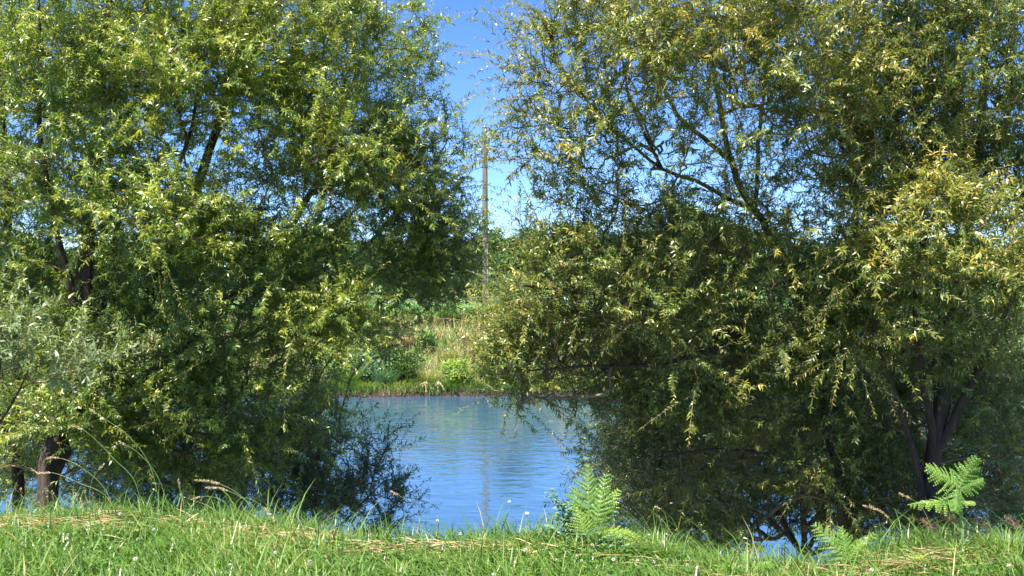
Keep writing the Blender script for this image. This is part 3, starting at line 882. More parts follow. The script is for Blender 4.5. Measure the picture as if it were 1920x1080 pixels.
def near_grass():
    mb = MB()
    n = 60000
    x = rg.uniform(-3.6, 3.6, n); y = 4.0 + 2.7 * rg.uniform(0, 1, n)
    e = edge_y(x); ok = y < e + .25
    x, y = x[ok], y[ok]; n = len(x)
    z = ground_z(x, y)
    patch = wob(x, y, 1.3) * .5 + .5 * np.sin(x * 5.1 + 2 * np.sin(y * 4)) * np.cos(y * 3.7)
    H = rg.uniform(.05, .15, n) * (1 + .45 * patch)
    big = rg.uniform(0, 1, n) < .10
    H[big] *= rg.uniform(1.3, 2.2, big.sum())
    near_edge = np.exp(-((y - edge_y(x)) / .3) ** 2)
    H *= 1 + .1 * near_edge
    a = rg.uniform(0, 6.28, n); s = H * rg.uniform(.2, 1.1, n)
    lean = np.stack([np.cos(a) * s - .3 * H, np.sin(a) * s], 1)
    W = rg.uniform(.003, .0095, n)
    tone = .42 + .20 * patch + rg.normal(0, .19, n)
    tone[rg.uniform(0, 1, n) < .035] = .97
    blades(mb, np.stack([x, y, z], 1), H, lean, W, tone)
    tag(mb.build('grass', M['grass']), 'short lush green grass covering the near bank', 'grass', kind='stuff')
    # broad clover leaves low in the sward
    mb = MB(); n = 9000
    x = rg.uniform(-3.4, 3.4, n); y = rg.uniform(4.1, 6.2, n); ok = (y < edge_y(x)) & (wob(x, y, 2.1) > -.25); x, y = x[ok], y[ok]; n = len(x)
    z = ground_z(x, y) + rg.uniform(.02, .075, n)
    B = np.repeat(np.stack([x, y, z], 1), 3, 0)
    a = np.repeat(rg.uniform(0, 6.28, n), 3) + np.tile([0, 2.09, 4.19], n)
    D = norm(np.stack([np.cos(a), np.sin(a), rg.uniform(-.1, .5, 3 * n)], 1))
    N = np.tile([0, -.2, 1.0], (3 * n, 1)) + rg.normal(0, .2, (3 * n, 3))
    leaves(mb, B, D, N, rg.uniform(.012, .02, 3 * n), rg.uniform(.011, .017, 3 * n), np.repeat(rg.uniform(.2, .65, n), 3), droop=.05)
    tag(mb.build('clover_leaves', M['grass']), 'low clover leaves growing between the grass blades', 'ground cover', kind='stuff')


near_grass()


def slope_cover():
    mb = MB(); n = 26000
    x = rg.uniform(-6, 6, n); e = edge_y(np.clip(x, -6, 6)); y = e + rg.uniform(.15, 2.2, n)
    z = ground_z(x, y); ok = z > WATER_Z + .02; x, y, z = x[ok], y[ok], z[ok]; n = len(x)
    H = rg.uniform(.10, .30, n) * (1 - .3 * (y - edge_y(x)) / 2.2)
    a = rg.uniform(0, 6.28, n); s = H * rg.uniform(.3, 1.0, n)
    blades(mb, np.stack([x, y, z], 1), H, np.stack([np.cos(a) * s, np.sin(a) * s], 1), rg.uniform(.004, .009, n), rg.uniform(0, .5, n))
    tag(mb.build('rough_grass', M['grass']), 'rough shaded grass on the slope down to the river under the willows', 'grass', kind='stuff')


slope_cover()


def straw_patch():
    mb = MB()
    # (px, py, spread x m, count, main angle)
    for (px, py, sx, sy, n, ang) in [(60, 985, .35, .10, 420, 0.15), (150, 968, .22, .06, 220, .25), (470, 985, .22, .05, 200, -.2), (540, 995, .16, .06, 220, -.5),
                                     (790, 1012, .35, .05, 380, .1), (900, 1005, .15, .04, 130, .1), (1640, 1050, .28, .10, 420, .2), (1760, 1045, .28, .08, 330, .1),
                                     (1380, 1052, .20, .06, 150, .0), (380, 1035, .25, .05, 60, .4), (120, 1045, .5, .2, 60, 0), (1230, 1040, .3, .1, 50, 0)]:
        Y = float(edge_y((px - 960) / F * 5.8)) - (.12 if py < 1015 else .22)
        n = int(n * .6)
        cx = (px - 960) / F * Y
        x = cx + rg.normal(0, sx, n); y = Y + rg.normal(0, sy, n)
        z = ground_z(x, y) + rg.uniform(.015, .085, n)
        a = ang + rg.normal(0, .5, n)
        L = rg.uniform(.06, .22, n)
        D = norm(np.stack([np.cos(a), np.sin(a) * .6, rg.normal(0, .18, n)], 1))
        B = np.stack([x, y, z], 1) - D * L[:, None] * .5
        N = np.tile([0, -.3, 1.0], (n, 1)) + rg.normal(0, .3, (n, 3))
        leaves(mb, B, D, N, L, rg.uniform(.0025, .006, n), rg.uniform(.1, 1, n), droop=.12)
    tag(mb.build('dead_grass', M['straw']), 'flattened pale dead grass lying in mats along the bank edge', 'dead grass', kind='stuff')


straw_patch()


def tuft(name, label, px, py, Y, n, h, seed, mat, lean=(0, 0), cat='grass tuft', w=.005, tone=.5, group=None):
    rr = np.random.RandomState(seed)
    x0 = (px - 960) / F * Y
    b = np.array([x0, Y, float(ground_z(x0, Y))])
    mb = MB()
    r = .06 * np.sqrt(rr.uniform(0, 1, n)) * (h / .25); a = rr.uniform(0, 6.28, n)
    B = np.stack([r * np.cos(a), r * np.sin(a), np.full(n, -.02)], 1)
    H = h * rr.uniform(.5, 1.1, n)
    s = H * rr.uniform(.2, .9, n)
    ln = np.stack([np.cos(a) * s + lean[0] * H, np.sin(a) * s + lean[1] * H], 1)
    blades(mb, B, H, ln, np.full(n, w) * rr.uniform(.7, 1.2, n), tone + rr.normal(0, .12, n), curve=1.3)
    o = mb.build(name, mat); o.location = b
    return tag(o, label, cat, group)


tuft('grass_tuft', 'tall arching green grass tuft just right of the bracken clump', 1240, 0, 5.3, 170, .26, 1, M['grass'], (-.3, 0))
tuft('grass_tuft', 'loose green grass tuft on the hump at the left bank edge', 270, 0, 5.8, 150, .24, 2, M['grass'], (-.4, 0))
tuft('grass_tuft', 'windblown grass tuft left of the dark low willow shrub', 470, 0, 5.8, 130, .22, 3, M['grass'], (-.5, 0))
tuft('grass_tuft', 'tall bright grass tuft at the right edge below the brown seed plumes', 1880, 0, 5.38, 190, .27, 4, M['grass'], (-.25, 0), tone=.6)
tuft('grass_tuft', 'bright grass tuft at the foot of the tall right-hand bracken', 1790, 0, 5.3, 170, .24, 5, M['grass'], (-.2, 0), tone=.6)
tuft('grass_tuft', 'green grass tuft under the pole reflection at the water edge', 900, 0, 5.45, 110, .20, 6, M['grass'], (.1, 0))
tuft('grass_tuft', 'thin grass tuft between the two right-hand bracken plants', 1655, 0, 5.25, 90, .23, 7, M['grass'], (0, 0))
tuft('grass_tuft', 'small grass tuft at the far left bank edge', 40, 0, 5.8, 110, .20, 8, M['grass'], (-.3, 0))
tuft('grass_tuft', 'small grass tuft left of the bracken clump at the water edge', 985, 0, 5.45, 110, .19, 9, M['grass'], (0, 0))


for i in range(22):
    rq = random.Random(300 + i)
    x = rq.uniform(-2.6, 2.6); yy = float(edge_y(x)) - rq.uniform(.0, .75)
    tuft('grass_tuft', 'coarse grass tuft standing a little above the near sward', 960 + x / yy * F, 0, yy, rq.randint(40, 90), rq.uniform(.13, .2), 400 + i, M['grass'], (rq.uniform(-.4, .2), 0),
         w=rq.uniform(.005, .009), tone=rq.uniform(.3, .8), group='coarse tufts in the near grass')


# tall seeding grass stems
def seed_stem(label, pts, Y, head=.09, hr=.006, mat='head', group=None, leaf=True, plume=False, seed=0, name='seeding_grass_stem', stem_r=.0016):
    """pts: photo points from root to tip"""
    rr = np.random.RandomState(seed + 100)
    x0 = (pts[0][0] - 960) / F * Y
    b = np.array([x0, Y, float(ground_z(x0, Y)) - .01])
    pl = [b] + [P(px, py, Y + dy) for (px, py, dy) in [(p + (0,))[:3] for p in pts[1:]]]
    c = catmull(pl, .02) - b
    o = empty(name, b, label, 'grass stem', group)
    mb = MB(); tube(mb, c, np.linspace(stem_r, stem_r * .5, len(c)), 5); mb.build('stem', M['stem'], o)
    # head: last 'head' metres
    ln = np.cumsum(np.r_[0, np.linalg.norm(np.diff(c, axis=0), axis=1)])
    k0 = min(int(np.searchsorted(ln, ln[-1] - head)), len(c) - 3); hp = c[k0:]
    mb = MB()
    n = int(60 * head / .08) if not plume else 260
    ii = rr.uniform(0, len(hp) - 1.01, n); i0 = ii.astype(int); fr = (ii - i0)[:, None]
    pp = hp[i0] * (1 - fr) + hp[i0 + 1] * fr
    tt = ii / (len(hp) - 1)
    prof = np.sin(np.pi * np.clip(tt * .9 + .06, 0, 1)) ** .6
    dirn = norm(hp[-1] - hp[0])
    if plume:
        off = norm(rr.normal(0, 1, (n, 3))) * (prof * hr * 6 * rr.uniform(.2, 1, n))[:, None]
        for q in range(0, n, 6):
            mb2 = np.stack([pp[q] - dirn * .015, pp[q] + off[q]]); tube(mb, mb2, .0006, 3, cap=False)
    else:
        off = norm(rr.normal(0, 1, (n, 3))) * (prof * hr * .6)[:, None]
    leaves(mb, pp + off * .9, norm(dirn + norm(off) * .6 + rr.normal(0, .15, (n, 3))), rr.normal(0, 1, (n, 3)), np.full(n, .011 if not plume else .007), np.full(n, .0035), rr.uniform(0, 1, n))
    mb.build('seed_head', M[mat], o)
    if leaf:
        for q in range(2):
            j = int(len(c) * rr.uniform(.15, .5)); a = rr.uniform(-.8, .8) + (0 if rr.rand() < .5 else 3.14)
            l = rr.uniform(.10, .2); e = c[j] + [math.cos(a) * l, math.sin(a) * l * .4, l * rr.uniform(.2, .8)]
            mb = MB(); blades(mb, c[j:j + 1], np.array([l * .8]), np.array([[math.cos(a) * l, math.sin(a) * l * .4]]), np.array([.005]), np.array([.45]))
            mb.build('leaf', M['grass'], o)
    return o


YG = 5.75
seed_stem('tallest seeding grass stem, arching left before the left willow trunk', [(310, 960), (285, 880), (245, 820), (205, 790), (170, 768)], YG, .05, .005, seed=1)
seed_stem('long grass stem with a drooping tan head, just below the tallest one', [(275, 960), (255, 905), (215, 860), (170, 815), (138, 796)], YG, .07, .005, seed=2)
seed_stem('grass stem bent flat to the left with a pale tan head before the left trunk', [(230, 960), (200, 920), (160, 880), (120, 860), (88, 858)], YG, .08, .005, seed=3)
seed_stem('lowest bent grass stem with a tan head reaching left across the left trunk', [(235, 965), (200, 930), (150, 905), (105, 887), (70, 886)], YG, .08, .005, seed=4)
seed_stem('grass stem with a furry tan head leaning left over the windblown tuft', [(490, 985), (470, 950), (440, 920), (400, 903), (366, 900)], YG, .14, .006, seed=5)
seed_stem('second furry tan grass head leaning left, just under the first', [(500, 985), (480, 955), (450, 930), (415, 915), (388, 914)], YG, .12, .006, seed=6)
seed_stem('pale grass head drooping right above the windblown tuft', [(430, 970), (445, 940), (470, 935), (500, 955), (515, 975)], YG, .10, .005, seed=7)
seed_stem('dark upright grass stem between the hump and the windblown tuft', [(355, 985), (345, 945), (335, 900)], YG, .04, .004, seed=8)
seed_stem('reddish tan leaning grass head at the dark water left of the open river', [(800, 985), (780, 950), (755, 932), (735, 922)], YG, .06, .005, seed=9, leaf=False)
seed_stem('arching dry seeding stem left of the tall right-hand bracken', [(1715, 1040), (1690, 1000), (1665, 970), (1645, 955), (1617, 948)], 5.5, .16, .006, seed=10)
seed_stem('thin dry seed stem pointing left beneath the tall right-hand bracken', [(1760, 1000), (1735, 965), (1715, 940), (1687, 925)], 5.5, .07, .004, seed=11, leaf=False)
seed_stem('small red-brown headed stem standing on the tuft right of the bracken clump', [(1240, 1010), (1240, 985), (1232, 965)], 5.45, .02, .009, 'brownhead', seed=12, leaf=False)
seed_stem('slender arching stem above the tuft right of the bracken clump', [(1260, 1010), (1250, 975), (1240, 955), (1228, 950)], 5.45, .04, .003, seed=13, leaf=False)
for i, (px, py, lab) in enumerate([(1745, 985, 'widest fluffy brown seed plume, left of the tall right-hand bracken stalk'), (1780, 970, 'fluffy brown seed plume right behind the tall right-hand bracken stalk'),
                                   (1845, 985, 'thin fluffy brown seed plume between the right bracken and the right edge'), (1900, 980, 'dense fluffy brown seed plume nearest the right edge'),
                                   (1825, 1000, 'small fluffy brown seed plume low beside the right-hand bracken stalk')]):
    seed_stem(lab, [(px + 30, 1040), (px + 22, py + 20), (px, py), (px - 18, py - 12)], 5.5, .11, .006, 'brownhead', 'brown seed plumes at the right bank edge', plume=True, seed=20 + i, name='seed_plume', leaf=False)

seed_stem('slim green seeding stem arching left between the two longest ones', [(330, 965), (300, 900), (262, 850), (225, 828)], YG, .05, .004, seed=31)
seed_stem('slim seeding stem nodding left at the foot of the windblown tuft', [(455, 980), (425, 945), (390, 930), (362, 935)], YG, .06, .004, seed=32)
seed_stem('pale seeding stem leaning right over the left trunk foot', [(180, 965), (170, 930), (176, 895), (195, 870)], YG, .05, .004, seed=33)
# the many short timothy-like heads along the left edge
for i in range(26):
    px = [12, 40, 88, 98, 135, 138, 145, 152, 160, 168, 175, 182, 190, 205, 60, 225, 250, 118, 300, 355, 605, 625, 690, 670, 18, 75][i]
    py = [918, 915, 917, 920, 935, 915, 925, 935, 920, 940, 925, 945, 950, 930, 940, 935, 945, 945, 955, 945, 985, 985, 985, 975, 945, 940][i]
    seed_stem('short upright grass stem with a small tan knob in the left edge row', [(px + rg.uniform(-8, 14), 970), (px + 3, py + 18), (px, py)], YG - .05, .022, .006, group='short seeding stems on the left bank edge', leaf=False, seed=40 + i, stem_r=.0013)


# ---------------------------------------------------------------- clover flowers
def clover_mesh(seed):
    rr = np.random.RandomState(seed); mb = MB()
    n = 46
    k = np.arange(n) + .5; ph = np.arccos(1 - 1.55 * k / n); th = k * 2.4
    D = np.stack([np.cos(th) * np.sin(ph), np.sin(th) * np.sin(ph), np.cos(ph)], 1)
    leaves(mb, D * .002, norm(D), rr.normal(0, 1, (n, 3)), np.full(n, .0095), np.full(n, .0042), rr.uniform(0, 1, n))
    return mb.mesh('flower_head', M['clover'])


def stem_mesh():
    mb = MB(); tube(mb, [[0, 0, -1], [.004, 0, -.5], [0, 0, 0]], .0012, 4); return mb.mesh('stem', M['stem'])


cms = [clover_mesh(i) for i in range(4)]; stm = stem_mesh()
rc = np.random.RandomState(5)
fixed = [(955, 940, 5.45), (988, 962, 5.45), (863, 1000, 5.45), (820, 975, 5.45), (178, 975, 5.7), (195, 998, 5.5), (290, 995, 5.5), (260, 1010, 5.3), (45, 1028, 5.2),
         (965, 1065, 5.05), (1042, 1050, 5.1), (1090, 1060, 5.05), (1150, 1060, 5.05), (1194, 1055, 5.05), (1225, 1062, 5.05), (1150, 985, 5.6), (985, 1030, 5.2)]
spots = []
for (px, py, Y) in fixed:
    x = (px - 960) / F * Y; z = CAMZ + (HOR - py) / F * Y; spots.append((x, Y, z))
while len(spots) < 50:
    x = rc.uniform(-2.7, 2.7); y = rc.uniform(4.75, 5.9)
    if y < edge_y(x) and (wob(x, y, 1.1) > -.1 or rc.rand() < .35):
        spots.append((x, y, float(ground_z(x, y)) + rc.uniform(.07, .13)))
for i, (x, y, z) in enumerate(spots):
    g = float(ground_z(x, y)); z = max(z, g + .06)
    tall = i < 2
    o = empty('clover_flower', (x, y, g), 'white clover flower on a long bare stalk against the blue water' if tall else 'small white clover flower among the green grass of the near bank',
              'flower', 'clover flowers on tall stalks' if tall else 'white clover flowers in the grass')
    h = bpy.data.objects.new('flower_head', cms[i % 4]); C.objects.link(h); h.parent = o; h.location = (0, 0, z - g); h.rotation_euler = (rc.uniform(-.4, .4), rc.uniform(-.4, .4), rc.uniform(0, 6))
    sc = rc.uniform(.6, 1.05); h.scale = (sc, sc, sc)
    s = bpy.data.objects.new('stem', stm); C.objects.link(s); s.parent = o; s.location = (0, 0, z - g); s.scale = (1, 1, z - g)


# ---------------------------------------------------------------- bracken
def frond(mb, base, d, up, length, n_pin=11, width=.42, curl=.35, seed=0, tone=.5, start=.25, pinna_fall=.2):
    """one bipinnate frond: rachis from base along d, arching; pinnae in pairs with pinnules"""
    rr = np.random.RandomState(seed)
    d = norm(np.array(d, float)); up = norm(np.array(up, float)); s = norm(np.cross(d, up)); up = np.cross(s, d)
    t = np.linspace(0, 1, 20)[:, None]
    c = base + d * length * t - up * (curl * length * t ** 2.2) + s * (rr.normal(0, .03) * length * t ** 2)
    tube(mb, c, np.linspace(.0035, .0008, 20) * (length / .45), 5, tone=tone * .6, mi=1)
    tan = norm(np.gradient(c, axis=0))
    for k in range(n_pin):
        f = start + (1 - start) * (k / n_pin) ** .95
        i = min(int(f * 19), 18); p = c[i] * (1 - (f * 19 - i)) + c[i + 1] * (f * 19 - i)
        tn = tan[i]; u2 = norm(np.cross(s, tn)) * 1.0
        g = (f - start) / (1 - start)
        pl = (width * length * (1 - g) ** .8 * (.75 + .25 * min(1, g * 6)) + .012) * rr.uniform(.78, 1.12)
        for sg in (-1, 1):
            pd = norm(s * sg + tn * (.35 + .5 * g) - up * pinna_fall * rr.uniform(.3, 1.6) + rr.normal(0, .13, 3))
            m = max(4, int(pl / .0095)); q = (np.arange(m) + .5) / m
            pts = p + pd * pl * q[:, None] - up * (pl * .28 * q ** 2)[:, None]
            tube(mb, np.vstack([p, pts]), np.linspace(.0014, .0005, m + 1), 3, tone=tone, cap=False, mi=1)
            sd = norm(np.cross(pd, -up if sg > 0 else up))
            ll = min(.24 * pl, .60 * length * (1 - start) / n_pin) * (1 - q) ** .6 + .003
            tn_ = tone + rr.normal(0, .06) + rr.normal(0, .05, m)
            for s2 in (-1, 1):
                D = norm(sd * s2 + pd * .45 - up * .15 + rr.normal(0, .10, (m, 3)))
                leaves(mb, pts, D, np.tile(up, (m, 1)) + rr.normal(0, .15, (m, 3)), ll, np.full(m, pl / m * 1.05) * .9, tn_, droop=.12)


def fern(name, label, px, Y, fronds, mat, cat='fern', seed=0):
    """fronds: (tip direction x,y,z), length, offset height, opts"""
    x0 = (px - 960) / F * Y
    b = np.array([x0, Y, float(ground_z(x0, Y)) - .01])
    o = empty(name, b, label, cat)
    for k, (stalk, d, L, kw) in enumerate(fronds):
        mb = MB()
        st = np.array(stalk, float)
        c = catmull([np.zeros(3), st * .5 + [.0, 0, .02], st], .03)
        tube(mb, c, np.linspace(.004, .003, len(c)), 6, tone=.4, mi=1)
        frond(mb, st, d, kw.get('up', (0, -1, .35)), L, seed=seed + k, **{a: v for a, v in kw.items() if a != 'up'})
        mb.build('frond', [mat, M['stem']], o)
    return o


fern('bracken', 'tall bright green bracken clump at the bank edge left of the dark willow shade', 1105, 5.42, [
    ((.0, 0, .10), (-.03, -.05, 1), .36, dict(width=.38, curl=.16, tone=.62, start=.12, n_pin=14, up=(.25, -1, .1))),
    ((.03, -.02, .14), (.15, -.05, 1), .27, dict(width=.38, curl=.4, tone=.45, start=.15, up=(-.2, -1, .1))),
    ((.06, .0, .12), (1, -.1, .15), .19, dict(width=.40, curl=.35, tone=.95, start=.1, up=(.1, -.6, 1))),
    ((-.02, -.03, .10), (-.25, -.1, .9), .16, dict(width=.5, curl=.5, tone=.7, start=.1)),
    ((-.01, .02, .12), (-.3, .1, 1), .24, dict(width=.36, curl=.3, tone=.5, start=.1, up=(.4, -1, .1))),
    ((.04, .02, .16), (.45, .0, .8), .20, dict(width=.36, curl=.5, tone=.8, start=.1, up=(-.2, -1, .3))),
    ((.02, -.05, .05), (.1, -.4, .5), .14, dict(width=.6, curl=.5, tone=.75, start=.1)),
    ((.05, -.03, .05), (.7, -.3, .5), .16, dict(width=.5, curl=.4, tone=.7, start=.1)),
], M['fern'], seed=3)
fern('bracken', 'small bright bracken plant with ragged arching fronds beside the bright patch of water', 1583, 5.22, [
    ((.0, 0, .11), (-.55, -.05, .75), .22, dict(width=.42, curl=.25, tone=.62, start=.05)),
    ((.01, 0, .11), (-.15, -.1, 1), .15, dict(width=.5, curl=.4, tone=.55, start=.1)),
    ((.01, 0, .10), (.75, -.1, .8), .20, dict(width=.22, curl=-.1, tone=.85, start=.05)),
    ((.0, 0, .08), (.35, -.3, .7), .13, dict(width=.5, curl=.5, tone=.55, start=.05)),
    ((.0, 0, .06), (.8, -.2, .25), .10, dict(width=.4, curl=.4, tone=.8, start=.05)),
], M['fern'], seed=13)
fern('bracken', 'tallest bracken at the right on a thin stalk, fronds spread level before the reddish trunk', 1807, 5.36, [
    ((-.03, 0, .30), (-1, -.1, .02), .26, dict(width=.28, curl=.10, tone=.55, start=.08, up=(0, -.5, 1))),
    ((-.04, 0, .38), (-.75, -.1, .55), .18, dict(width=.5, curl=.15, tone=.6, start=.05, up=(0, -.8, .6))),
    ((-.03, 0, .36), (.45, -.1, .9), .19, dict(width=.45, curl=-.1, tone=.45, start=.05)),
    ((-.03, 0, .30), (.9, -.1, .05), .08, dict(width=.3, curl=.1, tone=.75, start=.05, up=(0, -.5, 1))),
    ((-.04, 0, .36), (-.1, -.3, -.3), .12, dict(width=.5, curl=.2, tone=.35, start=.05)),
    ((-.02, 0, .36), (.6, -.2, .3), .12, dict(width=.5, curl=.2, tone=.35, start=.05)),
], M['fern'], seed=23)
fern('bracken', 'low yellow-green bracken fronds at the foot of the widest brown seed plume', 1755, 5.25, [
    ((.0, 0, .05), (-1, -.1, .25), .14, dict(width=.35, curl=.2, tone=.9, start=.05, up=(0, -.6, 1))),
    ((.0, 0, .05), (.8, -.1, .3), .14, dict(width=.35, curl=.3, tone=.5, start=.05, up=(0, -.6, 1))),
], M['fern'], seed=33)
fern('bracken', 'lowest small bracken nearly hidden in grass beneath the bright patch of water', 1400, 5.12, [
    ((.0, 0, .08), (-.8, -.1, .35), .16, dict(width=.4, curl=.3, tone=.6, start=.05, up=(0, -.7, 1))),
    ((.0, 0, .08), (.6, -.1, .4), .12, dict(width=.4, curl=.3, tone=.6, start=.05, up=(0, -.7, 1))),
    ((.0, 0, .08), (-.1, -.1, 1), .08, dict(width=.4, curl=.3, tone=.6, start=.05)),
], M['fern'], seed=43)


def leafy_plant(label, px, Y, stems, mat, seed, leafL=.035):
    rr = np.random.RandomState(seed)
    x0 = (px - 960) / F * Y
    b = np.array([x0, Y, float(ground_z(x0, Y)) - .01])
    o = empty('leafy_plant', b, label, 'plant')
    for (dx, dz) in stems:
        mb = MB()
        c = catmull([np.zeros(3), np.array([dx * .25, 0, dz * .5]), np.array([dx, rr.normal(0, .02), dz])], .012)
        tube(mb, c, np.linspace(.0028, .001, len(c)), 5, mi=1)
        n = len(c) * 4; ii = rr.randint(2, len(c), n)
        a = rr.uniform(0, 6.28, n)
        D = norm(np.stack([np.cos(a), np.sin(a), rr.uniform(-.1, .6, n)], 1))
        leaves(mb, c[ii] + D * .008, D, np.tile([0, -.3, 1.], (n, 1)) + rr.normal(0, .3, (n, 3)), leafL * rr.uniform(.5, 1.1, n), leafL * rr.uniform(.28, .42, n), rr.uniform(.2, 1, n), droop=.25)
        mb.build('stem', [mat, M['stem']], o)
    return o


leafy_plant('blue-green leafy plant against the water, left of the tall bracken clump', 1075, 5.46, [(-.13, .32), (-.08, .27), (-.04, .24), (-.10, .20), (.0, .22), (-.15, .14), (.04, .18)], M['bluefern'], 4)
leafy_plant('low dark green leafy weed under the tall bracken clump', 1130, 5.36, [(-.08, .13), (.05, .12), (.10, .10), (-.02, .14), (.15, .08)], M['bluefern'], 5, .028)


# ---------------------------------------------------------------- far bank
def far_cover():
    r2 = np.random.RandomState(9)
    # mixed tall grass: green base
    def band(name, label, n, y0, y1, h0, h1, tone_f, mat, wd, cond=None):
        mb = MB()
        x = r2.uniform(-26, 30, n); y = r2.uniform(y0, y1, n)
        yb = 33 + 0.35 * np.sin(x * .35) + 0.12 * np.sin(x * 1.9)
        y = y + yb - 33
        if cond is not None:
            k = cond(x, y); x, y = x[k], y[k]
        n = len(x); z = ground_z(x, y)
        H = r2.uniform(h0, h1, n); a = r2.uniform(0, 6.28, n); s = H * r2.uniform(.2, .8, n)
        blades(mb, np.stack([x, y, z - .02], 1), H, np.stack([np.cos(a) * s, np.sin(a) * s], 1), r2.uniform(wd * .6, wd * 1.3, n), tone_f(x, y, n))
        tag(mb.build(name, mat), label, 'vegetation', kind='stuff')
    mb = MB(); n = 16000
    x = r2.uniform(-24, 28, n); k = r2.uniform(-.02, .7, n); y = k + 33 + 0.35 * np.sin(x * .35) + 0.12 * np.sin(x * 1.9)
    dens = np.sin(x * 2.3 + 1) + np.sin(x * 5.1) + r2.normal(0, .8, n); k2 = dens > -.9; x, y = x[k2], y[k2]; n = len(x)
    H = r2.uniform(.2, .6, n); a = r2.uniform(0, 6.28, n)
    blades(mb, np.stack([x, y, ground_z(x, y)], 1), H, np.stack([np.cos(a) * H * .5, np.sin(a) * H * .3 - H * .8], 1), r2.uniform(.012, .035, n), .35 + .3 * np.sin(x * 1.3) + r2.normal(0, .15, n), curve=1.5)
    tag(mb.build('overhanging_grass', M['farweed']), 'grass and weeds hanging over the earthy edge of the far bank', 'vegetation', kind='stuff')
    band('bank_grass', 'mixed green and straw grass covering the far bank slope', 70000, 33.2, 41.5, .15, .55,
         lambda x, y, n: .45 + .25 * wob(x, y, .9) + r2.normal(0, .13, n), M['farweed'], .02)
    band('dry_bank_grass', 'dry pinkish straw grass on the middle of the far bank', 26000, 34.2, 39.4, .3, .8,
         lambda x, y, n: r2.uniform(.2, 1, n), M['straw'], .018, lambda x, y: wob(x * .6, y * 1.2, 1.1) > -.3)
    band('field_edge_weeds', 'fresh green weeds along the edge of the far field', 30000, 39.0, 43.0, .2, .6,
         lambda x, y, n: .45 + r2.normal(0, .12, n), M['farweed'], .03)


far_cover()


def leaf_bush(name, label, x, y, rx, h, n, mat, seed, cat='shrub', group=None, lf=.10, tone=.45, link=True, upright=False):
    rr = np.random.RandomState(seed)
    b = np.array([x, y, float(ground_z(x, y)) - .03])
    o = empty(name, b, label, cat, group)
    mb = MB()
    for k in range(9):
        a = rr.uniform(0, 6.28); e = np.array([math.cos(a) * rx * .6, math.sin(a) * rx * .6, h * rr.uniform(.5, .9)])
        c = catmull([np.zeros(3), e * [.3, .3, .55], e], .15)
        tube(mb, c, np.linspace(.02, .006, len(c)) * h, 4)
    mb.build('stem', M['bark'], o)
    mb = MB(); ncl = 26
    cen = norm(rr.normal(0, 1, (ncl, 3))) * rr.uniform(.2, .85, (ncl, 1)) * [rx, rx * .8, h * .5] + [0, 0, h * .52]
    q = rr.randint(0, ncl, n)
    p = cen[q] + rr.normal(0, 1, (n, 3)) * np.array([rx, rx, h * .55]) * .17
    p[:, 2] = np.maximum(p[:, 2], .03)
    D = norm(rr.normal(0, 1, (n, 3)) + ([0, 0, 1.2] if upright else [0, 0, .1])); N = norm(rr.normal(0, .6, (n, 3)) + [0, -.4, .8])
    leaves(mb, p, D, N, lf * rr.uniform(.6, 1.3, n), lf * rr.uniform(.3, .5, n), tone + rr.normal(0, .15, n) + rr.normal(0, .12, ncl)[q])
    mb.build('foliage', mat, o)
    return o


def X(px, Y): return (px - 960) / F * Y


leaf_bush('bank_shrub', 'bright green low shrub at the water edge below the pole', X(860, 33.6), 33.7, .62, .9, 3000, M['fern'], 1, lf=.08, tone=.75)
leaf_bush('bank_shrub', 'dark green leafy shrub at the far waterline right of the bright low shrub', X(915, 33.6), 33.8, .6, 1.15, 2200, M['farweed'], 2, tone=.3)
leaf_bush('bank_shrub', 'dark green shrub at the far waterline left of the bleached roots', X(755, 33.6), 33.8, .75, 1.2, 2400, M['farweed'], 3, tone=.35)
leaf_bush('bank_shrub', 'dark bush on top of the far bank right of the pole, touching the right willow', X(955, 38.5), 38.8, 1.3, 2.0, 3800, M['fartree'], 4, tone=.3)
leaf_bush('bank_shrub', 'fresh green weed clump on the far bank top left of the pole', X(840, 38.5), 38.6, .7, .9, 2400, M['fern'], 5, tone=.45, lf=.08)
leaf_bush('bank_shrub', 'fresh green weed clump on the far bank just before the pole foot', X(893, 38.5), 38.9, .7, .75, 2400, M['fern'], 6, tone=.4, lf=.08)
leaf_bush('bank_shrub', 'grey-green shrub at the far waterline near the left willow edge', X(700, 33.6), 33.7, .55, 1.2, 2000, M['bluefern'], 7, upright=True, lf=.16, tone=.5)
leaf_bush('bank_shrub', 'green shrub at the far waterline half hidden by the left willow', X(640, 33.6), 33.8, .8, 1.4, 2400, M['farweed'], 8, tone=.35)
leaf_bush('bank_shrub', 'dark shrub midway up the far bank between the dry grass patches', X(800, 35.5), 35.6, .45, .8, 1300, M['farweed'], 9, tone=.4)
k = 0
for px in list(range(-300, 620, 100)) + list(range(1010, 2100, 90)):
    rr = random.Random(px)
    leaf_bush('bank_shrub', 'shrub of the far bank seen only through the willow leaves', X(px, 34), 33.8 + rr.uniform(0, 2.5), rr.uniform(.6, 1.1), rr.uniform(.9, 1.8), 1300,
              M['farweed'], 60 + k, group='shrubs behind the willows', lf=.12, tone=rr.uniform(.15, .5)); k += 1

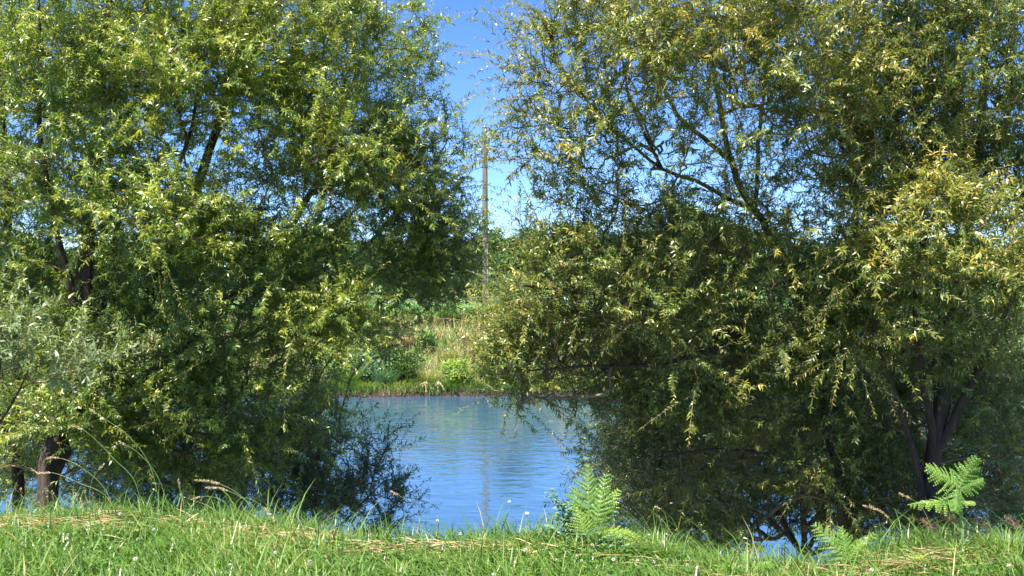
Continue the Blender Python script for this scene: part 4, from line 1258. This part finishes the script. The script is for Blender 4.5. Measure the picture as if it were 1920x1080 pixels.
# reed-like tussocks on the far bank
for (px, y, h, lab, mt, tn) in [(805, 33.55, .95, 'pale olive grass tussock hanging above the bleached roots', 'farweed', .82), (715, 33.5, 1.2, 'upright blue-green reed clump at the far waterline', 'bluefern', .6),
                                (730, 33.4, .9, 'short reed clump right beside the blue-green one', 'bluefern', .4), (655, 33.4, 1.0, 'green reed clump at the left end of the visible far bank', 'farweed', .45),
                                (880, 36.5, .8, 'pinkish dry grass tussock near the top of the far bank', 'straw', .5), (895, 35.2, .7, 'orange-tan dry grass tussock above the bright low shrub', 'straw', .35),
                                (765, 35.8, .8, 'dry grass tussock on the left part of the far bank', 'straw', .6), (845, 35.0, .7, 'yellowish tussock in the middle of the far bank', 'farweed', .9)]:
    tuft('grass_tussock', lab, px, 0, y, 260, h, int(px), M[mt], (0, 0), 'tussock', w=.022, tone=tn)


def roots():
    for i, (px, tips) in enumerate([(800, [(-.55, -.30), (-.22, -.36), (0, -.40)]), (822, [(-.22, -.34), (.02, -.40), (.2, -.22)])]):
        x0 = X(px, 33.1); b = np.array([x0, 33.12, -1.30])
        o = empty('exposed_root', b, ['left bundle of bleached roots hanging to the far waterline', 'right bundle of bleached roots hanging to the far waterline'][i], 'root', 'roots on the far bank')
        for (dx, dz) in tips:
            mb = MB(); c = catmull([np.zeros(3), np.array([dx * .5, -.12, dz * .35]), np.array([dx, -.22, dz])], .05)
            tube(mb, c, np.linspace(.045, .022, len(c)), 6); mb.build('root', M['root'], o)


roots()


# utility pole
def pole():
    y = 43.0; x = X(910, y); b = np.array([x, y, float(ground_z(x, y)) - .3])
    o = empty('utility_pole', b, 'tall weathered wooden utility pole standing in the sky gap beyond the river', 'pole')
    top = CAMZ + (HOR - 238) / F * y - b[2]
    mb = MB(); c = np.stack([np.linspace(0, -.02, 24), np.zeros(24), np.linspace(0, top, 24)], 1)
    tube(mb, c, np.linspace(.135, .095, 24), 16); mb.build('shaft', M['pole'], o, smooth=False)
    mb = MB(); tube(mb, [[-.02, 0, top - .01], [-.02, 0, top + .03], [-.02, 0, top + .07]], [.112, .105, .02], 16); mb.build('cap', M['metal'], o)
    mb = MB()
    tube(mb, [[.10, -.12, 0.2], [.085, -.10, 3.2]], .02, 6); mb.build('cable_guard', M['metal'], o)
    return b[2] + top


ptop = pole()

# ---------------------------------------------------------------- far trees
def far_tree_parts(seed, h=10.0, w=4.0):
    rr = np.random.RandomState(seed)
    tr = MB()
    tube(tr, [[0, 0, -.3], [.1, 0, h * .3], [0, .1, h * .62]], [.30, .22, .08], 8)
    for k in range(7):
        a = rr.uniform(0, 6.28); z0 = h * rr.uniform(.2, .45)
        e = np.array([math.cos(a) * w * .6, math.sin(a) * w * .6, z0 + h * rr.uniform(.15, .35)])
        c = catmull([np.array([0.05, 0, z0]), e * [.45, .45, 1] - [0, 0, h * .07], e], .5)
        tube(tr, c, np.linspace(.13, .03, len(c)), 6)
    tm = tr.mesh('trunk', M['bark'], smooth=True)
    cr = MB(); ncl = 46
    u = norm(rr.normal(0, 1, (ncl, 3))) * rr.uniform(.25, 1, (ncl, 1)) ** .6
    cen = u * [w * .82, w * .82, h * .40] + [0, 0, h * .55]
    cs = rr.uniform(.6, 1.3, ncl)
    n = 15000; q = rr.randint(0, ncl, n)
    p = cen[q] + norm(rr.normal(0, 1, (n, 3))) * (rr.uniform(0, 1, n) ** .45 * cs[q] * w * .24)[:, None]
    p[:, 2] = np.maximum(p[:, 2], .25)
    D = norm(rr.normal(0, 1, (n, 3))); N = norm(norm(p - cen[q]) + rr.normal(0, .5, (n, 3)) + [0, 0, .3])
    leaves(cr, p, D, N, rr.uniform(.2, .42, n), rr.uniform(.14, .26, n), .42 + rr.normal(0, .12, n) + rr.normal(0, .14, ncl)[q])
    cm = cr.mesh('crown', M['fartree'])
    return tm, cm


FT = [far_tree_parts(i, 10, 4.2) for i in range(4)]
rf = random.Random(8)


def far_tree(x, y, s, i, label, group=None, w=1.0):
    o = empty('far_tree', (x, y, float(ground_z(x, y)) - .1), label, 'tree', group)
    o.rotation_euler = (0, 0, rf.uniform(0, 6.28)); o.scale = (s * w, s * w, s)
    for nm, me in zip(('trunk', 'crown'), FT[i % 4]):
        c = bpy.data.objects.new(nm, me); C.objects.link(c); c.parent = o
    return o


far_tree(X(875, 150), 150, .7, 0, 'rounded tree beyond the far field just left of the pole')
far_tree(X(945, 152), 152, 1.08, 1, 'sunlit olive tree beyond the far field just right of the pole', w=1.1)
far_tree(X(1000, 160), 160, 1.18, 2, 'tree at the middle of the hedge line in the sky gap')
far_tree(X(1075, 140), 140, 1.12, 3, 'dark tree beyond the field at the right end of the sky gap', w=1.2)
far_tree(X(960, 130), 130, .42, 2, 'low bush standing before the hedge line right of the pole', w=1.5)
far_tree(X(905, 128), 128, .36, 3, 'low bush standing before the hedge line behind the pole', w=1.5)
far_tree(X(1335, 75), 75, .72, 1, 'light green round tree showing behind the forked limb of the right willow', w=1.1)
for i, px in enumerate(list(range(-450, 850, 62)) + list(range(1140, 2700, 62))):
    yy = rf.uniform(135, 165)
    far_tree(X(px, yy), yy, rf.uniform(.8, 1.15), i, 'tree of the hedge line beyond the field, seen through the willow leaves', 'hedge line trees behind the willows')
for i, px in enumerate(range(640, 1240, 24)):
    yy = rf.uniform(215, 330)
    far_tree(X(px, yy), yy, rf.uniform(.75, 1.1), i + 1, 'distant tree on the wooded hill in the sky gap', 'trees of the wooded hill', w=1.25)
print('done')
